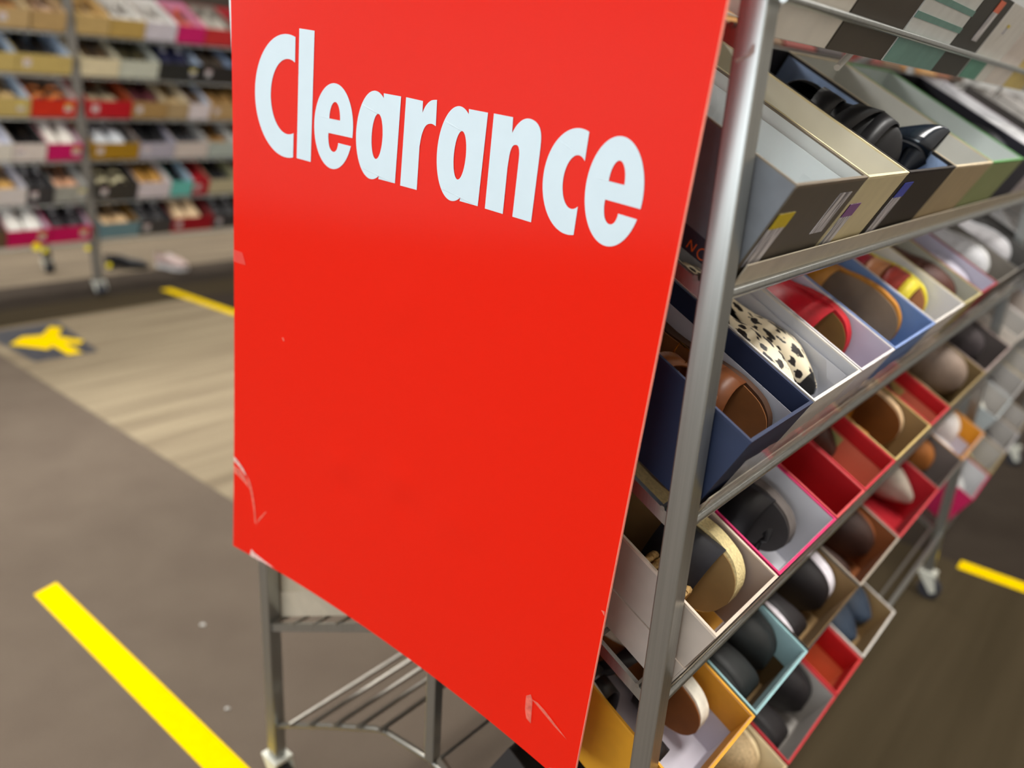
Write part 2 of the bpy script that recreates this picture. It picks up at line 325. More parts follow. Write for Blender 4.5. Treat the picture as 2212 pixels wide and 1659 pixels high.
def shelf(rack, xf, zf, y0, y1, side, lipz=0.026, wires=6, depth=0.36, channel=0.03, lip=True, rail=-0.004, rr=0.006):
    """sloping wire shelf; side +1 faces +X, -1 faces -X; (xf, zf) its front bottom edge"""
    P = lambda d, n=0.0: (xf - side * (d * CA - n * SA), zf + d * SA + n * CA)
    sh = thing_part('shelf', rack)
    for yy in (y0 + 0.004, y1 - 0.004):
        mb = MB(); pts = [P(-0.004, -0.018), P(depth, -0.018), P(depth, -0.004), P(-0.004, -0.004)]
        mb.add([(x, yy - 0.003, z) for x, z in pts] + [(x, yy + 0.003, z) for x, z in pts], [(0, 1, 2, 3), (7, 6, 5, 4), (0, 4, 5, 1), (1, 5, 6, 2), (2, 6, 7, 3), (3, 7, 4, 0)])
        obj('bracket', mb, steel, sh)
    for k in range(wires):
        x, z = P(0.02 + depth * 0.94 * k / (wires - 1), -0.004)
        obj('wire', MB().tube([(x, y0, z), (x, y1, z)], 0.0032, 6), wirem, sh, True)
    x, z = P(-0.008, rail)
    obj('front_rail', MB().tube([(x, y0, z), (x, y1, z)], rr, 8), steel, sh, True)
    if not lip: return sh
    pts = [P(-0.004, 0.0), P(-0.004, lipz), P(-0.0055, lipz), P(-0.0055, 0.0)]
    mb = MB(); mb.add([(x, y0 + 0.03, z) for x, z in pts] + [(x, y1 - 0.03, z) for x, z in pts], [(0, 1, 2, 3), (7, 6, 5, 4), (0, 4, 5, 1), (1, 5, 6, 2), (2, 6, 7, 3), (3, 7, 4, 0)])
    obj('front_lip', mb, lipm, sh)
    if channel:
        rows = []
        for i in range(60):
            yy = y0 + 0.035 + (y1 - y0 - 0.07) * i / 59; q = 0.003 * math.sin(i * 1.7) * math.sin(i * 0.37)
            rows.append([(P(-0.0065 - abs(q), a)[0], yy, P(-0.0065 - abs(q), a)[1]) for a in (channel, channel * 0.5, -0.006)])
        o = obj('price_channel', MB().grid(rows), clear, sh, True, label='clear plastic price channel')
    return sh
def thing_part(name, parent):
    o = bpy.data.objects.new(name, None); C.objects.link(o); o.parent = parent; o.empty_display_size = 0.03; return o
PS = 0.025
def post(rack, x, y, ztop, name='post', m=None):
    obj(name, MB().box(x, x + PS, y, y + PS, 0.085, ztop), m or steel, rack, bevel=0.0020)
    caster(rack, x + PS / 2, y + PS / 2)
ROWZ = dict(Z=1.368, A=1.152, B=0.910, C=0.684, D=0.458, E=0.213)
RW, RL = 0.78, 1.673
rack = thing('shoe_rack', 'grey steel rolling shoe rack carrying the red clearance sign', 'shoe rack', Matrix.Identity(4))
for x in (0.0, RW - PS):
    for y in (0.0, RL): post(rack, x, y, 1.95)
for y in (0.004, RL + 0.004): obj('center_post', MB().box(0.416, 0.434, y, y + 0.018, 0.355, 1.95), steel, rack, bevel=0.002)
CHAN = dict(A=0.0, B=0.085, C=0.060, D=0.0, E=0.0)
for k, z in ROWZ.items(): shelf(rack, 0.768, z, 0.004, RL + 0.02, 1, channel=CHAN.get(k, 0.0), lip=k in 'ABC', rail=0.034 if k == 'Z' else -0.004, rr=0.004 if k == 'Z' else 0.006)
for z in (1.30, 1.07, 0.84, 0.62, 0.388): shelf(rack, 0.012, z, 0.004, RL + 0.02, -1, channel=0.0, lip=False)
# low wire shelf on the far side, bent flat towards the centre
sh = thing_part('wire_shelf', rack)
prof = [(0.012, 0.150), (0.06, 0.182), (0.18, 0.258), (0.30, 0.330), (0.325, 0.340), (0.42, 0.352), (0.52, 0.340)]
obj('bracket', MB().tube([(x, 0.012, z) for x, z in prof], 0.0055, 8), wirem, sh, True)
obj('bracket', MB().tube([(x, RL, z) for x, z in prof], 0.0055, 8), wirem, sh, True)
for x, z in ((0.075, 0.192), (0.135, 0.230), (0.205, 0.274), (0.265, 0.310), (0.32, 0.339)):
    obj('wire', MB().tube([(x, 0.0, z + 0.008), (x, RL + 0.02, z + 0.008)], 0.0045, 6), wirem, sh, True)
res_ = MB(); pz = [(0.7589, 1.3469), (0.7611, 1.3441), (0.7651, 1.3461), (0.7689, 1.3480), (0.7723, 1.3495), (0.7750, 1.3525), (0.7748, 1.3590), (0.7725, 1.359), (0.7701, 1.3544), (0.769, 1.3508), (0.7635, 1.3485)]
res_.add([(x, -0.0004, z) for x, z in pz], [tuple(range(len(pz)))])
obj('tape_remnant', res_, mat((176, 150, 140), 0.5, noise=0.2, scale=200, alpha=0.8), rack)
# white rods standing in for bright reflections on the top shelf's wires
for y0_, z0_, y1_, z1_ in ((0.402, 1.361, 0.470, 1.395), (1.333, 1.358, 1.407, 1.388), (1.484, 1.384, 1.583, 1.414)):
    obj('wire_glint_rod', MB().tube([(0.70, y0_, z0_), (0.70, y1_, z1_)], 0.0042, 8), mat((252, 250, 246), 0.3, noise=0.0), rack, True, label='white rod standing in for a bright wire reflection')

# ------------------------------------------------------------------ shoebox builder
def boxM(xf, y0, zf, side=1):
    M = Matrix.Translation((xf, y0, zf)) @ Matrix.Rotation(ALPHA, 4, 'Y')
    if side < 0: M = Matrix.Translation((xf, y0, zf)) @ Matrix.Rotation(PI, 4, 'Z') @ Matrix.Rotation(ALPHA, 4, 'Y')
    return M
BOXCACHE = {}
def stripes():
    m, nt, b = nodemat('barcode_print')
    tc = nt.nodes.new('ShaderNodeTexCoord'); wv = nt.nodes.new('ShaderNodeTexNoise'); mp = nt.nodes.new('ShaderNodeMapping'); mp.inputs['Scale'].default_value = (1, 320, 18)
    nt.links.new(tc.outputs['Object'], mp.inputs[0]); nt.links.new(mp.outputs[0], wv.inputs['Vector']); wv.inputs['Scale'].default_value = 1
    cr = nt.nodes.new('ShaderNodeValToRGB'); cr.color_ramp.interpolation = 'LINEAR'; cr.color_ramp.elements[0].color = rgb((110, 105, 110)); cr.color_ramp.elements[1].color = rgb((226, 222, 224))
    cr.color_ramp.elements[0].position = 0.42; cr.color_ramp.elements[1].position = 0.52
    nt.links.new(wv.outputs['Fac'], cr.inputs[0]); nt.links.new(cr.outputs[0], b.inputs['Base Color']); b.inputs['Roughness'].default_value = 0.4
    return m
BAR = stripes()
def shoebox(label, M, w, outer, inner, h=0.11, d=0.30, rim=None, group=None, lined=None, stickers=(), lid=None, t=0.0022, bev=0.0008):
    root = thing('shoebox', label, 'shoebox', M, group)
    key = (round(w, 3), outer, h, d)
    # outer shell: four walls and a base, open at the top
    if key not in BOXCACHE:
        mb = MB(); mb.box(-d, 0, 0, w, 0, t); mb.box(-t, 0, 0, w, t, h); mb.box(-d, -d + t, 0, w, t, h)
        mb.box(-d + t, -t, 0, t, t, h); mb.box(-d + t, -t, w - t, w, t, h)
        BOXCACHE[key] = mb.mesh('box_body', mat(outer, 0.55, noise=0.05, scale=25))
    link('box_body', BOXCACHE[key], root)
    key = ('in', round(w, 3), inner, h, d)
    if key not in BOXCACHE:
        a = t + 0.0004; b = 0.001; mb = MB()
        mb.box(-d + a, -a, a, w - a, a, a + b)
        mb.box(-a - b, -a, a, w - a, a + b, h - 0.0015); mb.box(-d + a, -d + a + b, a, w - a, a + b, h - 0.0015)
        mb.box(-d + a + b, -a - b, a, a + b, a + b, h - 0.0015); mb.box(-d + a + b, -a - b, w - a - b, w - a, a + b, h - 0.0015)
        BOXCACHE[key] = mb.mesh('box_lining', mat(inner, 0.75, noise=0.04, scale=18))
    link('box_lining', BOXCACHE[key], root)
    if rim:
        key = ('rim', round(w, 3), rim, h, d)
        if key not in BOXCACHE:
            mb = MB(); r = 0.0034; e = 0.0003
            mb.box(-r, e, -e, w + e, h - 0.003, h + 0.0004); mb.box(-d - e, -d + r, -e, w + e, h - 0.003, h + 0.0004)
            mb.box(-d + r, -r, -e, r, h - 0.003, h + 0.0004); mb.box(-d + r, -r, w - r, w + e, h - 0.003, h + 0.0004)
            BOXCACHE[key] = mb.mesh('box_rim', mat(rim, 0.6))
        link('box_rim', BOXCACHE[key], root)
    if lid:   # the lid pushed up under the box from below
        mb = MB(); e = 0.0025; q = 0.0015; hl = h * 0.42
        mb.box(0.0002, e, -e, w + e, 0.0, hl); mb.box(-d - e, -d - 0.0002, -e, w + e, 0, hl); mb.box(-d, 0, -e, -0.0002, 0, hl); mb.box(-d, 0, w + 0.0002, w + e, 0, hl)
        obj('box_lid', mb, mat(lid, 0.55, noise=0.05), root)
    for (sy, sz, sw, shh, head) in stickers:   # on the front end
        o = obj('price_label', MB().box(0.0003, 0.0008, sy, sy + sw, sz, sz + shh), BAR, root, label='printed price sticker')
        if head: obj('label_header', MB().box(0.0003, 0.0012, sy, sy + sw, sz + shh * 0.72, sz + shh), mat(head, 0.4), o)
    return root
def tissue(root, w, col, h=0.11, d=0.30, seed=1, amp=0.014, xs=(0.03, 0.97), wall=0.75):
    """a crumpled sheet of tissue lining the box, climbing its far long side"""
    rnd = random.Random(seed); n, m = 18, 16; rows = []
    ph = [rnd.uniform(0, 6.28) for _ in range(6)]
    for i in range(n + 1):
        x = -d * (xs[0] + (xs[1] - xs[0]) * i / n); r = []
        for j in range(m + 1):
            s = j / m
            k = 0.5 * math.sin(9 * s + 17 * x + ph[0]) + 0.35 * math.sin(21 * s - 40 * x + ph[1]) + 0.25 * math.sin(33 * s + 65 * x + ph[2])
            k = k * amp * 0.5 + rnd.uniform(-0.5, 0.5) * amp * 0.22
            if s < 0.2: y = 0.006; z = 0.006 + (0.2 - s) / 0.2 * h * 0.3; y += max(0, k)
            elif s < 0.7: y = 0.006 + (w - 0.014) * (s - 0.2) / 0.5; z = 0.008 + abs(k)
            else: y = w - 0.007 - abs(k) * 0.5; z = 0.008 + (s - 0.7) / 0.3 * h * wall
            r.append((x, y, z))
        rows.append(r)
    o = obj('tissue_paper', MB().grid(rows), mat(col, 0.85, noise=0.03, scale=12), root, False)
    sm = o.modifiers.new('s', 'SOLIDIFY'); sm.thickness = 0.0006
    return o

# ------------------------------------------------------------------ shoe builder
def interp(t, ks, vs):
    for i in range(len(ks) - 1):
        if t <= ks[i + 1]:
            h = ks[i + 1] - ks[i]; f = (t - ks[i]) / h
            d = (vs[i + 1] - vs[i]) / h
            dm = (vs[i] - vs[i - 1]) / (ks[i] - ks[i - 1]) if i else d; dp = (vs[i + 2] - vs[i + 1]) / (ks[i + 2] - ks[i + 1]) if i + 2 < len(ks) else d
            a = 0.0 if dm * d <= 0 else 2 * dm * d / (dm + d); b = 0.0 if dp * d <= 0 else 2 * dp * d / (dp + d)
            return vs[i] * (1 + 2 * f) * (1 - f) ** 2 + a * h * f * (1 - f) ** 2 + vs[i + 1] * f * f * (3 - 2 * f) + b * h * f * f * (f - 1)
    return vs[-1]
TK = [0, 0.02, 0.07, 0.18, 0.32, 0.48, 0.62, 0.74, 0.86, 0.94, 0.985, 1.0]
WR = [0.0, 0.36, 0.58, 0.68, 0.64, 0.74, 0.93, 1.0, 0.93, 0.70, 0.36, 0.0]
WP = [0.0, 0.36, 0.58, 0.66, 0.60, 0.66, 0.85, 0.90, 0.66, 0.40, 0.20, 0.0]
STY = {  # heel lift, sole thickness, heights of the upper along t, opening, pointed
    'flat':    dict(lift=0.006, sole=0.006, hk=[0, 0.1, 0.3, 0.5, 0.6, 0.8, 1.0], hv=[0.050, 0.046, 0.026, 0.026, 0.036, 0.034, 0.010], op=0.56, pointed=False),
    'pointed': dict(lift=0.008, sole=0.005, hk=[0, 0.1, 0.3, 0.5, 0.6, 0.8, 1.0], hv=[0.052, 0.046, 0.026, 0.026, 0.034, 0.028, 0.007], op=0.55, pointed=True),
    'pump':    dict(lift=0.055, sole=0.005, hk=[0, 0.1, 0.3, 0.5, 0.6, 0.8, 1.0], hv=[0.050, 0.044, 0.026, 0.024, 0.032, 0.030, 0.010], op=0.58, pointed=True, heel=True),
    'loafer':  dict(lift=0.010, sole=0.010, hk=[0, 0.1, 0.3, 0.45, 0.55, 0.8, 1.0], hv=[0.060, 0.054, 0.040, 0.054, 0.058, 0.046, 0.016], op=0.44, pointed=False),
    'sneaker': dict(lift=0.006, sole=0.026, hk=[0, 0.1, 0.25, 0.4, 0.55, 0.8, 1.0], hv=[0.072, 0.066, 0.056, 0.070, 0.062, 0.042, 0.016], op=0.38, pointed=False, laces=True),
    'boot':    dict(lift=0.018, sole=0.012, hk=[0, 0.1, 0.28, 0.42, 0.55, 0.8, 1.0], hv=[0.072, 0.072, 0.068, 0.064, 0.055, 0.044, 0.018], op=0.30, pointed=False),
    'sandal':  dict(lift=0.008, sole=0.014, straps=True), 'slide': dict(lift=0.004, sole=0.018, straps=True),
    'wedge':   dict(lift=0.045, sole=0.022, straps=True), 'espadrille': dict(lift=0.020, sole=0.030, straps=True),
}
SCACHE = {}
def shoe_meshes(style, L, W, cu, ci, cs, extra, um):
    key = (style, L, W, cu, ci, cs, str(extra), um.name if um else None)
    if key in SCACHE: return SCACHE[key]
    st = STY[style]; WV = WP if st.get('pointed') else WR; out = []
    hw = lambda t: W / 2 * interp(t, TK, WV)
    lift = lambda t: st['lift'] * (1 - interp(t, [0, 0.25, 0.70, 1], [0, 0.12, 1.0, 1.0]))
    ts = [0, 0.006, 0.015, 0.03, 0.05, 0.075, 0.11, 0.15, 0.20, 0.26, 0.32, 0.38, 0.44, 0.50, 0.55, 0.60, 0.65, 0.70, 0.74, 0.78, 0.82, 0.855, 0.885, 0.91, 0.932, 0.95, 0.965, 0.977, 0.986, 0.993, 0.998, 1.0]
    th = st['sole']; wedge = style in ('wedge', 'espadrille', 'sneaker', 'slide', 'sandal')
    def plate(z0f, z1f, grow):
        rows = []
        for t in ts:
            h = hw(t) * grow; x = L * t
            rows.append([(x, -h, z0f(t)), (x, -h, z1f(t)), (x, -h * 0.5, z1f(t)), (x, 0, z1f(t)), (x, h * 0.5, z1f(t)), (x, h, z1f(t)), (x, h, z0f(t)), (x, 0, z0f(t)), (x, -h, z0f(t))])
        return MB().grid(rows)
    zs = lambda t: lift(t) + th
    low = (lambda t: 0.0) if wedge else (lambda t: lift(t))
    out.append(('sole', plate(low, zs, 1.03 if wedge else 1.0).mesh('sole', mat(cs, 0.7, noise=0.12, scale=260 if style == 'espadrille' else 60, bump=0.6 if style == 'espadrille' else 0.0), True), None))
    out.append(('insole', plate(lambda t: zs(t) + 0.0002, lambda t: zs(t) + 0.0025, 0.93).mesh('insole', mat(ci, 0.7), True), None))
    if st.get('heel'):
        mb = MB(); mb.tube([(L * 0.075, 0, lift(0.07)), (L * 0.07, 0, lift(0.07) * 0.5), (L * 0.06, 0, 0.0)], [W * 0.24, W * 0.12, W * 0.07], 10); out.append(('heel', mb.mesh('heel', mat(cu, 0.35), True), None))
    elif not wedge:
        mb = MB(); mb.prism([(L * t, -hw(t) * 0.98) for t in (0.02, 0.07, 0.13, 0.2)] + [(L * t, hw(t) * 0.98) for t in (0.2, 0.13, 0.07, 0.02)], 0.0, lift(0.12) + 0.001); out.append(('heel', mb.mesh('heel', mat(cs, 0.6)), None))
    M = um or mat(cu, 0.5, noise=0.08, scale=90)
    if not st.get('straps'):
        op = st['op']; rows = []
        for t in ts:
            h = hw(t) * 1.0; H = interp(t, st['hk'], st['hv']); x = L * t; r = []
            phi = PI / 2 if t >= op else math.radians(interp(t / op, [0, 0.12, 0.5, 0.85, 1.0], [64, 58, 50, 62, 90]))
            p = 0.62
            for k in range(9):
                a = phi * k / 8; cz = math.sin(a) ** p
                r.append((x, -h * math.cos(a) ** 0.8 if a < PI / 2 - 1e-6 else 0.0, zs(t) - 0.001 + H * cz))
            for k in range(8, -1, -1):
                a = phi * k / 8; cz = math.sin(a) ** p
                r.append((x, h * math.cos(a) ** 0.8 if a < PI / 2 - 1e-6 else 0.0, zs(t) - 0.001 + H * cz))
            rows.append(r)
        mb = MB(); n, m = len(rows), 18; mb.v = [v for r in rows for v in r]
        for i in range(n - 1):
            for j in range(m - 1):
                if j == 8 and ts[i + 1] <= op + 0.03: continue
                mb.f.append((i * m + j, i * m + j + 1, (i + 1) * m + j + 1, (i + 1) * m + j))
        out.append(('upper', mb.mesh('upper', M, True), ('SOLID', 0.002)))
        if st.get('laces'):
            for q in range(4):
                t = 0.42 + 0.055 * q; H = interp(t, st['hk'], st['hv']) + zs(t) + 0.002
                mb = MB(); mb.tube([(L * t, -W * 0.2, H - 0.010), (L * t + 0.002, -W * 0.1, H - 0.001), (L * t, 0, H + 0.001), (L * t - 0.002, W * 0.1, H - 0.001), (L * t, W * 0.2, H - 0.010)], 0.0024, 6)
                out.append(('lace', mb.mesh('lace', mat(extra.get('lace', (235, 235, 240)), 0.7), True), None))
    for (t, wd, H, skew, col) in extra.get('straps', ()):
        rows = []; scol = mat(col, 0.45, noise=0.08, scale=90)
        for k in range(15):
            a = PI * k / 14; r = []
            for e in (-0.5, 0.5):
                tt = min(0.99, max(0.01, t + skew * math.cos(a) + e * wd / L)); h = hw(tt) * 1.02
                r.append((L * tt, -h * math.cos(a), zs(tt) + H * math.sin(a) ** 0.7))
            rows.append(r)
        out.append(('strap', MB().grid(rows).mesh('strap', um if (um and extra.get('umstrap')) else scol, True), ('SOLID', 0.003)))
    if 'buckle' in extra:
        t, H, yy = extra['buckle']; x = L * t; y = yy * W; z = zs(t) + H
        mb = MB(); mb.tube([(x - 0.009, y, z), (x + 0.009, y, z), (x + 0.009, y, z + 0.016), (x - 0.009, y, z + 0.016), (x - 0.009, y, z)], 0.0014, 6)
        out.append(('buckle', mb.mesh('buckle', mat((235, 190, 90), 0.2, 1.0), True), None))
    if 'rings' in extra:   # woven raffia rings round the ankle strap
        t0, H = extra['rings']
        for q in range(6):
            mb = MB(); x = L * t0 + 0.011 * q
            mb.tube([(x, 0.026 * math.cos(a), zs(t0) + H + 0.026 * math.sin(a)) for a in [2 * PI * i / 16 for i in range(17)]], 0.0052, 8)
            out.append(('raffia_ring', mb.mesh('raffia_ring', mat((196, 158, 100), 0.6, noise=0.25, scale=300, bump=0.6), True), None))
    if 'notch' in extra:
        for q in range(6):
            t = 0.12 + 0.13 * q; mb = MB(); x = L * t; h = hw(t) * 1.03
            mb.box(x, x + 0.003, h - 0.0015, h + 0.0006, 0.004, zs(t) * 0.55); out.append(('sole_notch', mb.mesh('sole_notch', mat((40, 34, 30), 0.8)), None))
    if 'bow' in extra:
        t, col = extra['bow']; z = zs(t) + 0.036; x = L * t; mb = MB()
        for s in (-1, 1): mb.tube([(x, 0, z), (x + 0.004, s * 0.012, z + 0.008), (x, s * 0.022, z + 0.002), (x - 0.003, s * 0.01, z - 0.001)], [0.003, 0.005, 0.005, 0.003], 8)
        out.append(('bow', mb.mesh('bow', mat(col, 0.5), True), None))
    if 'studs' in extra:
        for q in range(4):
            mb = MB(); x = L * (0.80 + 0.045 * q); y = (-0.16 + 0.05 * (q % 2)) * W; z = zs(0.85) + 0.024 - 0.003 * q
            mb.tube([(x, y, z), (x, y, z + 0.006)], [0.004, 0.002], 8); out.append(('stud', mb.mesh('stud', mat((220, 220, 225), 0.15, 1.0), True), None))
    if 'toecap' in extra:
        rows = []
        for t in (0.92, 0.935, 0.95, 0.965, 0.98, 0.99, 1.0):
            H = interp(t, st['hk'], st['hv']) * 1.02; h = hw(t) * 1.03
            rows.append([(L * t + 0.0012, -h * (math.cos(PI * k / 12)), zs(t) + 0.0004 + (H + 0.0012) * max(0, math.sin(PI * k / 12)) ** 0.62) for k in range(13)])
        out.append(('toe_cap', MB().grid(rows).mesh('toe_cap', mat(extra['toecap'], 0.15, spec=0.7), True), None))
    SCACHE[key] = out
    return out
def shoe(label, M, style, cu, ci=(120, 95, 70), cs=(60, 50, 44), L=0.245, W=0.076, extra=None, um=None, group=None, cat='shoe'):
    names = {'flat': 'ballet_flat', 'pointed': 'pointed_flat', 'pump': 'heeled_pump', 'loafer': 'loafer', 'sneaker': 'sneaker', 'boot': 'ankle_boot', 'sandal': 'strappy_sandal', 'slide': 'slide_sandal', 'wedge': 'wedge_sandal', 'espadrille': 'espadrille_sandal'}
    root = thing(names[style], label, cat, M, group)
    for nm, me, md in shoe_meshes(style, L, W, cu, ci, cs, extra or {}, um):
        o = link(nm, me, root)
        if md: s = o.modifiers.new('s', 'SOLIDIFY'); s.thickness = md[1]; s.offset = 0
    return root
def T(x, y, z, rx=0, ry=0, rz=0):
    return Matrix.Translation((x, y, z)) @ Matrix.Rotation(math.radians(rz), 4, 'Z') @ Matrix.Rotation(math.radians(ry), 4, 'Y') @ Matrix.Rotation(math.radians(rx), 4, 'X')

# ------------------------------------------------------------------ near rack: boxes and shoes
NG = 'shoeboxes on the clearance rack'; NSG = 'shoes on the clearance rack'
TIER = dict(Z='top', A='second', B='third', C='fourth', D='fifth', E='lowest')
ORD = ['first', 'second', 'third', 'fourth', 'fifth', 'sixth', 'seventh', 'eighth', 'ninth', 'tenth', 'eleventh', 'twelfth']
def leopard():
    m, nt, b = nodemat('leopard_print')
    tc = nt.nodes.new('ShaderNodeTexCoord'); mp = nt.nodes.new('ShaderNodeMapping'); mp.inputs['Scale'].default_value = (48, 105, 105)
    nt.links.new(tc.outputs['Object'], mp.inputs[0])
    nz = nt.nodes.new('ShaderNodeTexNoise'); nz.inputs['Scale'].default_value = 1.4; nt.links.new(mp.outputs[0], nz.inputs['Vector'])
    ad = nt.nodes.new('ShaderNodeVectorMath'); ad.operation = 'MULTIPLY_ADD'; ad.inputs[1].default_value = (1.2, 1.2, 1.2)
    nt.links.new(nz.outputs['Color'], ad.inputs[0]); nt.links.new(mp.outputs[0], ad.inputs[2])
    vo = nt.nodes.new('ShaderNodeTexVoronoi'); vo.inputs['Scale'].default_value = 1.0; nt.links.new(ad.outputs[0], vo.inputs['Vector'])
    cr = nt.nodes.new('ShaderNodeValToRGB'); cr.color_ramp.elements[0].color = rgb((28, 20, 18)); cr.color_ramp.elements[1].color = rgb((250, 236, 205))
    cr.color_ramp.elements[0].position = 0.40; cr.color_ramp.elements[1].position = 0.46
    nt.links.new(vo.outputs['Distance'], cr.inputs[0]); nt.links.new(cr.outputs[0], b.inputs['Base Color']); b.inputs['Roughness'].default_value = 0.5
    return m
LEO = leopard()
WH, LIL, RED, MAG, KR = (222, 224, 228), (205, 200, 215), (178, 12, 26), (200, 24, 90), (160, 134, 96)
SAL = (215, 125, 100); TAU = (178, 164, 150); MUS = (216, 148, 34); TEA = (128, 168, 172); NAV = (34, 44, 72); GRY = (150, 145, 138)
